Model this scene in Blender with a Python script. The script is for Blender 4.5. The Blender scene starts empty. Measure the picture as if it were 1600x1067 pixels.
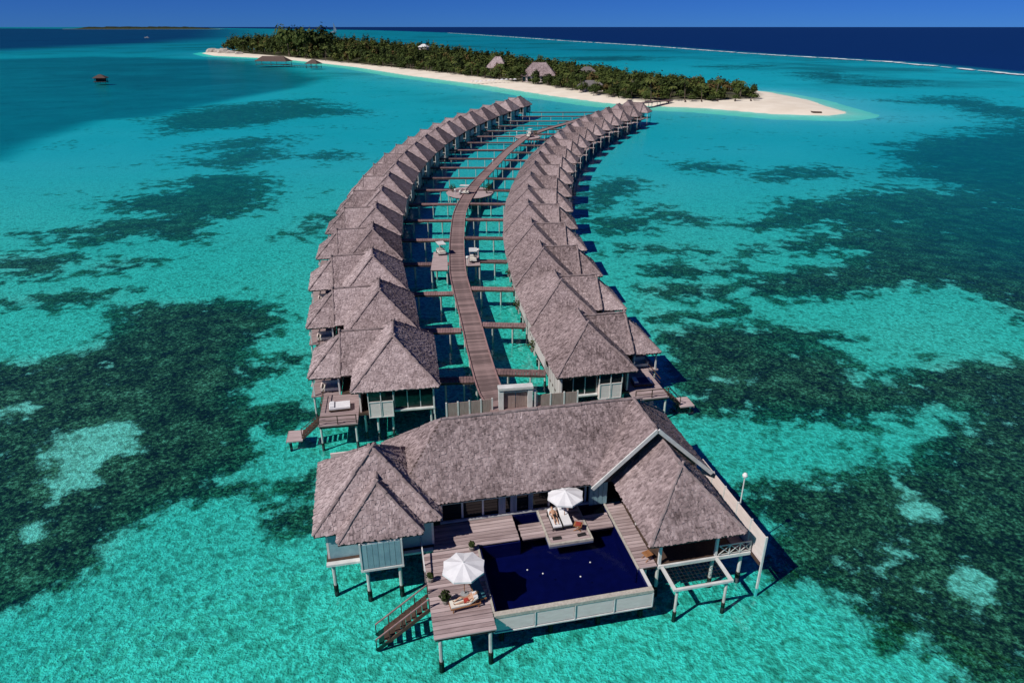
import bpy, bmesh, math, random
import numpy as np
from mathutils import Vector, Matrix
R = math.radians
rnd = random.Random(7)

# ------------------------------------------------------------------ camera, sky, sun, exposure
scene = bpy.context.scene
CAM_H = 36.0
FOC = 1067.0                      # focal length in photo pixels (1600 wide)
PITCH = math.atan((533.5 - 42.0) / FOC)
cd = bpy.data.cameras.new('camera')
cd.sensor_width = 36.0
cd.lens = 36.0 * FOC / 1600.0
cd.clip_start = 0.5
cd.clip_end = 90000.0
cam = bpy.data.objects.new('camera', cd)
scene.collection.objects.link(cam)
cam.location = (0, 0, CAM_H)
cam.rotation_euler = (math.pi / 2 - PITCH, 0, 0)
scene.camera = cam

SUN_EL = R(46.0)
SUN_AZ = R(-126.0)                # clockwise from +Y: the sun stands to the left and a little behind the camera
world = bpy.data.worlds.new('World')
scene.world = world
world.use_nodes = True
wn = world.node_tree.nodes
wl = world.node_tree.links
bg = wn['Background']
sky = wn.new('ShaderNodeTexSky')
sky.sky_type = 'NISHITA'
sky.sun_disc = False
sky.sun_elevation = SUN_EL
sky.sun_rotation = SUN_AZ
sky.altitude = 0
sky.air_density = 0.5
sky.dust_density = 0.0
sky.ozone_density = 4.0
tint = wn.new('ShaderNodeMix'); tint.data_type = 'RGBA'; tint.blend_type = 'MULTIPLY'
tint.inputs[0].default_value = 1.0
tint.inputs[7].default_value = (0.13, 0.385, 1.02, 1)
wl.new(sky.outputs[0], tint.inputs[6])
wl.new(tint.outputs[2], bg.inputs[0])
bg.inputs[1].default_value = 0.058

sd_ = bpy.data.lights.new('sun', 'SUN')
sd_.energy = 4.4
sd_.angle = R(0.53)
sd_.color = (1.0, 0.95, 0.88)
sun = bpy.data.objects.new('sun', sd_)
scene.collection.objects.link(sun)
sdir = Vector((math.sin(SUN_AZ) * math.cos(SUN_EL), math.cos(SUN_AZ) * math.cos(SUN_EL), math.sin(SUN_EL)))
sun.rotation_euler = sdir.to_track_quat('Z', 'Y').to_euler()
sun.location = sdir * 120

vs = scene.view_settings
vs.view_transform = 'Standard'; vs.look = 'None'; vs.exposure = 0.0; vs.gamma = 1.0; vs.use_curve_mapping = False
scene.cycles.use_denoising = True
scene.cycles.max_bounces = 5
scene.cycles.transparent_max_bounces = 12
scene.cycles.diffuse_bounces = 2
scene.cycles.glossy_bounces = 1
scene.cycles.caustics_reflective = False
scene.cycles.caustics_refractive = False

COL = scene.collection

# ------------------------------------------------------------------ helpers
def tag(o, label=None, cat=None, group=None, kind=None):
    if label: o['label'] = label
    if cat: o['category'] = cat
    if group: o['group'] = group
    if kind: o['kind'] = kind
    return o

def empty(name, loc=(0, 0, 0), rz=0.0, label=None, cat=None, group=None):
    o = bpy.data.objects.new(name, None)
    o.empty_display_size = 0.3
    o.location = loc
    o.rotation_euler = (0, 0, rz)
    COL.objects.link(o)
    return tag(o, label, cat, group)

def mesh_obj(name, me, mat=None, parent=None, loc=None, rot=None):
    if mat is not None and len(me.materials) == 0:
        me.materials.append(mat)
    o = bpy.data.objects.new(name, me)
    COL.objects.link(o)
    if parent: o.parent = parent
    if loc: o.location = loc
    if rot: o.rotation_euler = rot
    return o

def copy_tree(o, parent=None):
    c = o.copy(); COL.objects.link(c); c.parent = parent
    for ch in o.children:
        copy_tree(ch, c)
    return c

class MB:
    """collects simple solids; build() links them as one mesh object"""
    def __init__(s): s.v = []; s.f = []; s.t = []
    def add(s, vs, fs, t=None):
        b = len(s.v); s.v += [tuple(p) for p in vs]; s.f += [tuple(i + b for i in f) for f in fs]
        if t is not None: s.t += [t] * len(fs)
        return s
    def box(s, x0, x1, y0, y1, z0, z1):
        return s.add([(x0,y0,z0),(x1,y0,z0),(x1,y1,z0),(x0,y1,z0),(x0,y0,z1),(x1,y0,z1),(x1,y1,z1),(x0,y1,z1)],
                     [(0,3,2,1),(4,5,6,7),(0,1,5,4),(1,2,6,5),(2,3,7,6),(3,0,4,7)])
    def beam(s, p, q, w, h):
        p = Vector(p); q = Vector(q); d = (q - p).normalized()
        a = d.cross(Vector((0,0,1)))
        a = Vector((1,0,0)) if a.length < 1e-4 else a.normalized()
        u = a.cross(d).normalized(); a = a * w / 2; u = u * h / 2
        P = [p-a-u, p+a-u, p+a+u, p-a+u, q-a-u, q+a-u, q+a+u, q-a+u]
        return s.add(P, [(0,1,2,3),(7,6,5,4),(0,4,5,1),(1,5,6,2),(2,6,7,3),(3,7,4,0)])
    def cyl(s, p, q, r0, r1=None, n=8):
        r1 = r0 if r1 is None else r1
        p = Vector(p); q = Vector(q); d = (q - p).normalized()
        a = d.cross(Vector((0.3,0.1,1))).normalized(); u = a.cross(d)
        P = []
        for c, r in ((p, r0), (q, r1)):
            for i in range(n):
                t = 2*math.pi*i/n; P.append(c + a*math.cos(t)*r + u*math.sin(t)*r)
        F = [(i, (i+1)%n, n+(i+1)%n, n+i) for i in range(n)]
        F += [tuple(range(n))[::-1], tuple(range(n, 2*n))]
        return s.add(P, F)
    def prism(s, poly, dz):
        n = len(poly)
        P = [tuple(p) for p in poly] + [(p[0], p[1], p[2]-dz) for p in poly]
        F = [tuple(range(n)), tuple(range(2*n-1, n-1, -1))] + [(i, n+i, n+(i+1)%n, (i+1)%n) for i in range(n)]
        return s.add(P, F)
    def lathe(s, prof, n=12, c=(0,0)):
        P = []
        for r, z in prof:
            for i in range(n):
                t = 2*math.pi*i/n; P.append((c[0]+r*math.cos(t), c[1]+r*math.sin(t), z))
        F = []
        for k in range(len(prof)-1):
            for i in range(n):
                F.append((k*n+i, k*n+(i+1)%n, (k+1)*n+(i+1)%n, (k+1)*n+i))
        F.append(tuple(range(n))[::-1]); F.append(tuple(range((len(prof)-1)*n, len(prof)*n)))
        return s.add(P, F)
    def mirror(s):
        s.v = [(-x, y, z) for x, y, z in s.v]; s.f = [f[::-1] for f in s.f]; return s
    def mesh(s, name, mat):
        me = bpy.data.meshes.new(name)
        me.from_pydata(s.v, [], s.f)
        if s.t and len(s.t) == len(s.f):
            at = me.attributes.new('tint', 'FLOAT', 'FACE'); at.data.foreach_set('value', s.t)
        me.update()
        if mat: me.materials.append(mat)
        return me
    def build(s, name, mat, parent=None, loc=None, rot=None):
        return mesh_obj(name, s.mesh(name, mat), None, parent, loc, rot)

# ------------------------------------------------------------------ materials
def new_mat(name):
    m = bpy.data.materials.new(name); m.use_nodes = True
    nt = m.node_tree
    return m, nt, nt.nodes['Principled BSDF'], nt.nodes['Material Output']

def nd(nt, typ, **kw):
    n = nt.nodes.new(typ)
    for k, v in kw.items(): setattr(n, k, v)
    return n

def ramp(nt, fac, stops):
    r = nd(nt, 'ShaderNodeValToRGB')
    e = r.color_ramp.elements
    while len(e) > 1: e.remove(e[-1])
    e[0].position, e[0].color = stops[0][0], (*stops[0][1], 1)
    for p, c in stops[1:]:
        x = e.new(p); x.color = (*c, 1)
    nt.links.new(fac, r.inputs[0])
    return r.outputs[0]

def noise(nt, scale, detail=4, rough=0.55, vec=None, dist=0.0):
    n = nd(nt, 'ShaderNodeTexNoise')
    n.inputs['Scale'].default_value = scale; n.inputs['Detail'].default_value = detail
    n.inputs['Roughness'].default_value = rough; n.inputs['Distortion'].default_value = dist
    if vec is not None: nt.links.new(vec, n.inputs['Vector'])
    return n.outputs['Fac']

def math_(nt, op, a, b=None, clamp=False):
    n = nd(nt, 'ShaderNodeMath', operation=op, use_clamp=clamp)
    for i, x in enumerate((a, b)):
        if x is None: continue
        if isinstance(x, (int, float)): n.inputs[i].default_value = x
        else: nt.links.new(x, n.inputs[i])
    return n.outputs[0]

def mixc(nt, f, a, b, blend='MIX'):
    n = nd(nt, 'ShaderNodeMix'); n.data_type = 'RGBA'; n.blend_type = blend
    for s, x in ((0, f), (6, a), (7, b)):
        if isinstance(x, (int, float)): n.inputs[s].default_value = x
        elif isinstance(x, tuple): n.inputs[s].default_value = (*x, 1)
        else: nt.links.new(x, n.inputs[s])
    return n.outputs[2]

def bump(nt, h, strength, dist=0.05):
    b = nd(nt, 'ShaderNodeBump'); b.inputs['Strength'].default_value = strength; b.inputs['Distance'].default_value = dist
    nt.links.new(h, b.inputs['Height'])
    return b.outputs[0]

def plain(name, c0, c1=None, scale=2.0, rough=0.8, bumps=0.2, per_object=0.0, spec=0.3, streak=None):
    """two-tone weathered surface with fine relief; per_object varies the tone from piece to piece"""
    m, nt, bs, out = new_mat(name)
    c1 = c1 or tuple(x*0.7 for x in c0)
    tc = nd(nt, 'ShaderNodeTexCoord').outputs['Object']
    if streak:
        mp = nd(nt, 'ShaderNodeMapping'); mp.inputs['Scale'].default_value = streak
        nt.links.new(tc, mp.inputs[0]); tc = mp.outputs[0]
    f = noise(nt, scale, 6, 0.65, tc)
    if per_object:
        oi = nd(nt, 'ShaderNodeObjectInfo').outputs['Random']
        f = math_(nt, 'ADD', f, math_(nt, 'MULTIPLY', math_(nt, 'SUBTRACT', oi, 0.5), per_object), True)
    nt.links.new(ramp(nt, f, [(0.3, c1), (0.7, c0)]), bs.inputs['Base Color'])
    bs.inputs['Roughness'].default_value = rough
    bs.inputs['Specular IOR Level'].default_value = spec
    if bumps:
        nt.links.new(bump(nt, noise(nt, scale*6, 4, 0.6, tc), bumps, 0.03), bs.inputs['Normal'])
    return m

def thatch_mat(name, dark, mid, light):
    m, nt, bs, out = new_mat(name)
    a = nd(nt, 'ShaderNodeAttribute', attribute_name='tint').outputs['Fac']
    tc = nd(nt, 'ShaderNodeTexCoord').outputs['Object']
    n1 = noise(nt, 1.5, 5, 0.72, tc)
    n2 = noise(nt, 9.0, 3, 0.7, tc)
    oi = nd(nt, 'ShaderNodeObjectInfo').outputs['Random']
    f = math_(nt, 'ADD', math_(nt, 'MULTIPLY', a, 0.30), math_(nt, 'MULTIPLY', n1, 0.65))
    f = math_(nt, 'ADD', f, math_(nt, 'MULTIPLY', math_(nt, 'SUBTRACT', n2, 0.5), 0.20))
    f = math_(nt, 'ADD', f, math_(nt, 'MULTIPLY', math_(nt, 'SUBTRACT', noise(nt, 0.22, 3, 0.6, tc), 0.5), 0.45))
    f = math_(nt, 'ADD', f, math_(nt, 'MULTIPLY', math_(nt, 'SUBTRACT', oi, 0.5), 0.22))
    nt.links.new(ramp(nt, f, [(0.12, dark), (0.45, mid), (0.85, light)]), bs.inputs['Base Color'])
    bs.inputs['Roughness'].default_value = 0.95
    bs.inputs['Specular IOR Level'].default_value = 0.05
    nt.links.new(bump(nt, n2, 0.5, 0.05), bs.inputs['Normal'])
    return m

M = {}
M['thatch'] = thatch_mat('thatch', (0.085, 0.061, 0.062), (0.320, 0.246, 0.250), (0.62, 0.505, 0.51))
M['ridge'] = plain('ridge_thatch', (0.34, 0.265, 0.268), (0.17, 0.13, 0.13), 2.5, 0.95, 0.6, spec=0.05)
M['roofbody'] = plain('roof_body', (0.14, 0.10, 0.09), (0.07, 0.05, 0.045), 3, 0.95, 0.3, spec=0.05)
M['white'] = plain('white_paint', (0.74, 0.74, 0.73), (0.52, 0.52, 0.51), 1.5, 0.55, 0.08)
M['post'] = plain('post_paint', (0.62, 0.62, 0.60), (0.40, 0.40, 0.38), 1.3, 0.6, 0.1)
M['footing'] = plain('dark_footing', (0.035, 0.04, 0.032), (0.012, 0.016, 0.012), 4, 0.9, 0.5, spec=0.1)  # near-black sleeve round the foot of each post
M['panel'] = plain('pale_panel', (0.80, 0.68, 0.65), (0.66, 0.555, 0.525), 1.0, 0.7, 0.1, streak=(1, 1, 3))
M['board'] = plain('pale_board', (0.62, 0.58, 0.56), (0.44, 0.41, 0.39), 1.4, 0.75, 0.15, per_object=0.5, streak=(6, 6, 0.6))
M['louvre'] = plain('shade_tinted_louvre', (0.27, 0.43, 0.47), (0.18, 0.31, 0.36), 1.5, 0.6, 0.05, per_object=0.3)  # blue-teal of the eave shade is put into the base colour
M['deck'] = plain('deck_timber', (0.50, 0.395, 0.395), (0.27, 0.20, 0.20), 1.4, 0.85, 0.2, per_object=0.35, streak=(0.35, 3, 3), spec=0.15)
M['walk'] = plain('walkway_timber', (0.31, 0.215, 0.21), (0.15, 0.105, 0.104), 1.3, 0.85, 0.2, per_object=0.5, streak=(0.5, 2, 3), spec=0.15)
M['bridge'] = plain('bridge_timber', (0.33, 0.20, 0.20), (0.14, 0.09, 0.09), 1.7, 0.85, 0.2, per_object=0.4, spec=0.15)
M['darkwood'] = plain('dark_timber', (0.10, 0.062, 0.045), (0.04, 0.025, 0.02), 2.5, 0.8, 0.3)
M['teak'] = plain('teak', (0.42, 0.20, 0.085), (0.24, 0.10, 0.045), 3, 0.6, 0.2)
M['door'] = plain('door_timber', (0.38, 0.29, 0.265), (0.26, 0.19, 0.17), 1.5, 0.7, 0.2, streak=(6, 6, 0.8))
M['coping'] = plain('pale_coping', (0.56, 0.52, 0.46), (0.34, 0.31, 0.27), 5, 0.85, 0.3)
M['tile'] = plain('navy_pool_tile', (0.006, 0.010, 0.085), (0.003, 0.006, 0.055), 2, 0.5, 0.0)
M['fabric'] = plain('white_fabric', (0.78, 0.77, 0.79), (0.64, 0.63, 0.66), 1.5, 0.9, 0.1)
M['cushion'] = plain('cream_cushion', (0.80, 0.76, 0.68), (0.62, 0.58, 0.52), 2, 0.9, 0.15)
M['teal'] = plain('teal_cushion', (0.05, 0.20, 0.24), (0.03, 0.12, 0.16), 2, 0.9, 0.1)
M['navycloth'] = plain('navy_cloth', (0.03, 0.045, 0.14), (0.02, 0.03, 0.09), 2, 0.9, 0.1)
M['red'] = plain('rust_red_towel', (0.36, 0.05, 0.035), (0.22, 0.03, 0.025), 4, 0.95, 0.2)
M['charcoal'] = plain('charcoal_fabric', (0.03, 0.028, 0.03), (0.015, 0.015, 0.016), 3, 0.9, 0.1)
M['curtain'] = plain('pale_blue_curtain', (0.50, 0.56, 0.66), (0.33, 0.38, 0.47), 1.0, 0.85, 0.0, streak=(9, 9, 0.4))
M['metal'] = plain('grey_metal', (0.35, 0.35, 0.36), (0.25, 0.25, 0.26), 3, 0.4, 0.0)
M['rope'] = plain('dark_net', (0.05, 0.05, 0.05), (0.03, 0.03, 0.03), 3, 0.9, 0.0)
M['rubber'] = plain('black_rubber', (0.02, 0.02, 0.02), (0.012, 0.012, 0.012), 3, 0.8, 0.0)
M['bark'] = plain('bark', (0.17, 0.13, 0.095), (0.08, 0.06, 0.045), 2, 0.9, 0.4)
M['greyroof'] = plain('grey_roof', (0.20, 0.18, 0.18), (0.11, 0.10, 0.10), 0.8, 0.9, 0.3)
M['rock'] = plain('pale_rock', (0.52, 0.47, 0.42), (0.30, 0.26, 0.22), 0.6, 0.9, 0.5)
M['lampglass'] = plain('lamp_globe', (0.8, 0.8, 0.78), (0.7, 0.7, 0.68), 2, 0.3, 0.0)
M['potclay'] = plain('clay_pot', (0.30, 0.27, 0.24), (0.2, 0.18, 0.16), 3, 0.8, 0.2)

def glass_mat():
    m, nt, bs, out = new_mat('dark_window_glass')
    bs.inputs['Base Color'].default_value = (0.012, 0.016, 0.017, 1)
    bs.inputs['Roughness'].default_value = 0.06
    bs.inputs['Specular IOR Level'].default_value = 0.5
    return m
M['glass'] = glass_mat()

def foliage_mat(name, stops):
    m, nt, bs, out = new_mat(name)
    a = nd(nt, 'ShaderNodeAttribute', attribute_name='tint').outputs['Fac']
    oi = nd(nt, 'ShaderNodeObjectInfo').outputs['Random']
    f = math_(nt, 'ADD', a, math_(nt, 'MULTIPLY', math_(nt, 'SUBTRACT', oi, 0.5), 0.35), True)
    c = ramp(nt, f, stops)
    nt.links.new(c, bs.inputs['Base Color'])
    bs.inputs['Roughness'].default_value = 0.75
    bs.inputs['Specular IOR Level'].default_value = 0.12
    tr = nd(nt, 'ShaderNodeBsdfTranslucent'); nt.links.new(c, tr.inputs[0])
    mx = nd(nt, 'ShaderNodeMixShader'); mx.inputs[0].default_value = 0.15
    nt.links.new(bs.outputs[0], mx.inputs[1]); nt.links.new(tr.outputs[0], mx.inputs[2])
    nt.links.new(mx.outputs[0], out.inputs[0])
    return m
M['leaf'] = foliage_mat('broad_leaf', [(0.0, (0.018, 0.026, 0.010)), (0.35, (0.040, 0.058, 0.016)), (0.65, (0.072, 0.100, 0.024)), (0.88, (0.11, 0.125, 0.032)), (1.0, (0.13, 0.085, 0.035))])
M['palm'] = foliage_mat('palm_leaf', [(0.0, (0.025, 0.04, 0.012)), (0.5, (0.065, 0.095, 0.022)), (1.0, (0.15, 0.16, 0.045))])

# ------------------------------------------------------------------ sea bed, water, island (world metres)
def unproj(u, v, z=0.0):
    """photo pixel -> point on the level z, used once to survey the outlines below"""
    a = (u - 800) / FOC; b = (v - 533.5) / FOC
    dy = math.cos(PITCH) - math.sin(PITCH) * b; dz = -math.sin(PITCH) - math.cos(PITCH) * b
    t = (z - CAM_H) / dz
    return (a * t, dy * t)

def sdf(px, py, poly):
    """signed distance, positive inside"""
    n = len(poly); d2 = np.full(px.shape, 1e30); ins = np.zeros(px.shape, bool)
    for i in range(n):
        ax, ay = poly[i]; bx, by = poly[(i+1) % n]
        ex, ey = bx-ax, by-ay
        L = ex*ex + ey*ey + 1e-12
        t = np.clip(((px-ax)*ex + (py-ay)*ey) / L, 0, 1)
        d2 = np.minimum(d2, (px-ax-t*ex)**2 + (py-ay-t*ey)**2)
        c = ((ay > py) != (by > py)) & (px < ex * (py-ay) / (by-ay if by != ay else 1e-9) + ax)
        ins ^= c
    d = np.sqrt(d2)
    return np.where(ins, d, -d)

# reef and sea-grass outlines surveyed from the photograph at sea-bed level
REEF = [
 [(-80,560),(0,565),(60,560),(130,545),(185,520),(180,500),(170,478),(230,472),(330,474),(420,486),(435,500),(420,520),(380,545),(365,560),(400,575),(460,552),(482,555),(470,565),(400,590),(375,615),(360,622),(390,640),(430,640),(490,632),(530,640),(470,660),(400,668),(385,680),(395,715),(380,735),(330,745),(400,760),(390,778),(340,775),(290,790),(240,805),(200,840),(180,870),(150,900),(90,930),(40,955),(0,972),(-80,985)],
 [(410,800),(430,795),(500,797),(510,825),(430,832),(410,822)],
 [(455,755),(480,745),(505,750),(500,775),(460,772)],
 [(45,362),(80,358),(150,350),(180,345),(230,338),(160,330),(155,320),(210,310),(250,300),(280,290),(240,290),(300,280),(350,272),(440,280),(410,290),(410,310),(395,330),(350,338),(330,345),(320,360),(330,378),(300,375),(250,372),(230,365),(190,378),(90,378),(90,370),(150,365)],
 [(290,260),(330,248),(330,232),(295,228),(340,220),(450,212),(440,225),(435,250),(370,262)],
 [(-60,398),(70,396),(140,402),(110,412),(100,430),(40,435),(-60,425)],
 [(110,420),(150,410),(255,402),(210,420),(140,430)],
 [(-60,475),(70,460),(200,455),(180,468),(90,478),(-60,485)],
 [(430,365),(490,340),(535,335),(510,355),(470,375)],
 [(240,195),(260,178),(350,165),(480,155),(560,175),(580,182),(500,178),(400,195),(300,208)],
 [(480,245),(520,238),(545,250),(490,255)],
 [(1680,180),(1600,182),(1540,200),(1440,215),(1390,235),(1400,250),(1430,255),(1400,262),(1420,275),(1480,290),(1400,290),(1340,295),(1300,310),(1220,320),(1200,340),(1150,350),(1180,355),(1250,352),(1300,350),(1310,365),(1250,375),(1160,385),(1170,395),(1300,385),(1350,390),(1330,410),(1250,420),(1200,435),(1160,440),(1160,460),(1300,462),(1400,455),(1450,450),(1500,455),(1560,480),(1600,500),(1700,530)],
 [(1385,157),(1450,155),(1500,152),(1560,165),(1640,172),(1640,200),(1540,180),(1480,165)],
 [(1010,320),(1050,320),(1110,345),(1070,350),(1020,335)],
 [(905,300),(935,280),(1000,278),(1010,300),(960,318),(920,325)],
 [(960,380),(1040,383),(1120,393),(1050,399),(960,395)],
 [(1020,417),(1150,415),(1165,425),(1080,432),(1020,427)],
 [(990,442),(1150,446),(1140,466),(990,472)],
 [(1000,482),(1090,490),(1165,486),(1080,501),(1000,505)],
 [(930,345),(1000,345),(1010,360),(940,362)],
 [(1010,512),(1100,510),(1200,515),(1320,525),(1250,535),(1200,545),(1300,555),(1330,575),(1370,590),(1340,600),(1420,590),(1430,575),(1480,568),(1540,565),(1600,560),(1720,555),(1720,1100),(1480,1100),(1470,1040),(1400,1015),(1340,980),(1300,950),(1285,935),(1210,905),(1205,870),(1200,830),(1160,790),(1140,760),(1200,755),(1290,742),(1400,728),(1445,725),(1460,690),(1500,645),(1400,645),(1300,650),(1200,648),(1130,655),(1080,660),(1060,640),(1050,600),(1030,560)],
 [(860,90),(1000,88),(1020,95),(900,95)],
 [(1100,104),(1180,102),(1150,108)],
 [(1240,115),(1290,112),(1350,125),(1300,128)],
 [(1340,128),(1420,126),(1440,132),(1360,134)],
 [(680,92),(800,90),(800,95),(700,97)],
 [(1180,265),(1290,262),(1300,275),(1200,278)],
 [(1050,258),(1150,255),(1160,266),(1060,268)],
]
SANDY = [
 [(215,645),(170,650),(110,680),(70,705),(75,730),(50,775),(80,785),(110,765),(160,745),(170,715),(215,700),(220,670)],
 [(-20,635),(50,632),(45,645),(-20,655)],
 [(20,825),(50,812),(75,835),(50,845),(20,840)],
 [(335,685),(365,680),(360,705),(340,705)],
 [(1390,770),(1420,765),(1450,800),(1420,800)],
 [(1500,760),(1530,765),(1530,785),(1510,780)],
 [(1490,910),(1540,905),(1550,940),(1520,935),(1490,925)],
 [(1120,590),(1170,585),(1180,600),(1140,605)],
]
CHANNEL = [(-250,260),(0,247),(30,228),(60,215),(110,200),(150,185),(250,178),(300,165),(380,150),(470,134),(500,122),(440,104),(340,93),(150,88),(0,92),(-250,104)]
DEEPR = [(1700,185),(1540,205),(1440,218),(1390,235),(1420,275),(1500,300),(1480,340),(1560,400),(1700,430)]
BREAK = [(560,47.5),(640,50),(700,52),(800,58.5),(900,65.5),(1000,71.5),(1175,84.5),(1400,98),(1600,118),(1800,142)]
to_w = lambda P, z=-0.3: [unproj(u, v, z) for u, v in P]
reef_w = [to_w(P) for P in REEF]; sandy_w = [to_w(P) for P in SANDY]
chan_w = to_w(CHANNEL, 0); deepr_w = to_w(DEEPR, 0)
brk_w = [unproj(u, v, 0) for u, v in BREAK]
deep_w = brk_w + [(1500, 100), (60000, -2000), (60000, 60000), (-30000, 60000)]
leftdeep_w = [unproj(u, v, 0) for u, v in [(-300,92),(0,80),(100,75),(180,71),(300,66),(380,58),(380,46.5)]] + [(-40000, 40000), (-40000, 1000)]

ISLAND = [(152,326),(141,317),(120,321),(93,347),(67,358),(49.5,371),(22,414),(-17,489),(-82,588),(-149,711),(-209,800),(-280,896),(-347,953),(-400,996),(-455,1090),(-470,1150),
          (-455,1225),(-390,1270),(-300,1220),(-185,1080),(-65,875),(15,715),(62,600),(90,530),(112,480),(130,456),(148,443),(154,432),(157,384)]
VEG = [(124,371),(108,366.5),(66,368),(49,396),(20.5,462),(-14,520),(-51,585),(-120,690),(-193,793),(-270,903),(-345,996),(-400,1060),(-450,1150),
       (-440,1205),(-390,1245),(-300,1195),(-190,1055),(-72,850),(5,690),(50,590),(80,515),(102,466),(122,444),(142,436),(143,410),(133,382)]

def polar_grid(ratio, step, r0, r1):
    rs = [0.0]; r = r0
    while r < r1: rs.append(r); r *= ratio
    rs.append(r1)
    an = list(np.arange(-50, 50.01, step)) + list(np.arange(56, 310, 6.0))
    rs = np.array(rs); an = np.radians(np.array(an))
    RR, AA = np.meshgrid(rs, an, indexing='ij')
    x = RR*np.sin(AA); y = RR*np.cos(AA)
    nr, na = RR.shape
    i = np.arange(nr-1)[:, None]; j = np.arange(na)[None, :]
    a = i*na + j; b = i*na + (j+1) % na
    quads = np.stack([a, b, b+na, a+na], -1).reshape(-1, 4)[:, ::-1]
    return x.ravel(), y.ravel(), quads

def grid_mesh(name, x, y, z, quads, attrs):
    me = bpy.data.meshes.new(name)
    me.vertices.add(len(x)); me.vertices.foreach_set('co', np.stack([x, y, z], -1).astype(np.float32).ravel())
    me.loops.add(quads.size); me.loops.foreach_set('vertex_index', quads.astype(np.int32).ravel())
    me.polygons.add(len(quads)); me.polygons.foreach_set('loop_start', np.arange(0, quads.size, 4, dtype=np.int32))
    for k, v in attrs.items():
        at = me.attributes.new(k, 'FLOAT', 'POINT'); at.data.foreach_set('value', v.astype(np.float32))
    me.polygons.foreach_set('use_smooth', np.ones(len(quads), bool))
    me.update(calc_edges=True); me.validate()
    return me

def sm(a, b, x):
    t = np.clip((x-a)/(b-a), 0, 1); return t*t*(3-2*t)

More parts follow.
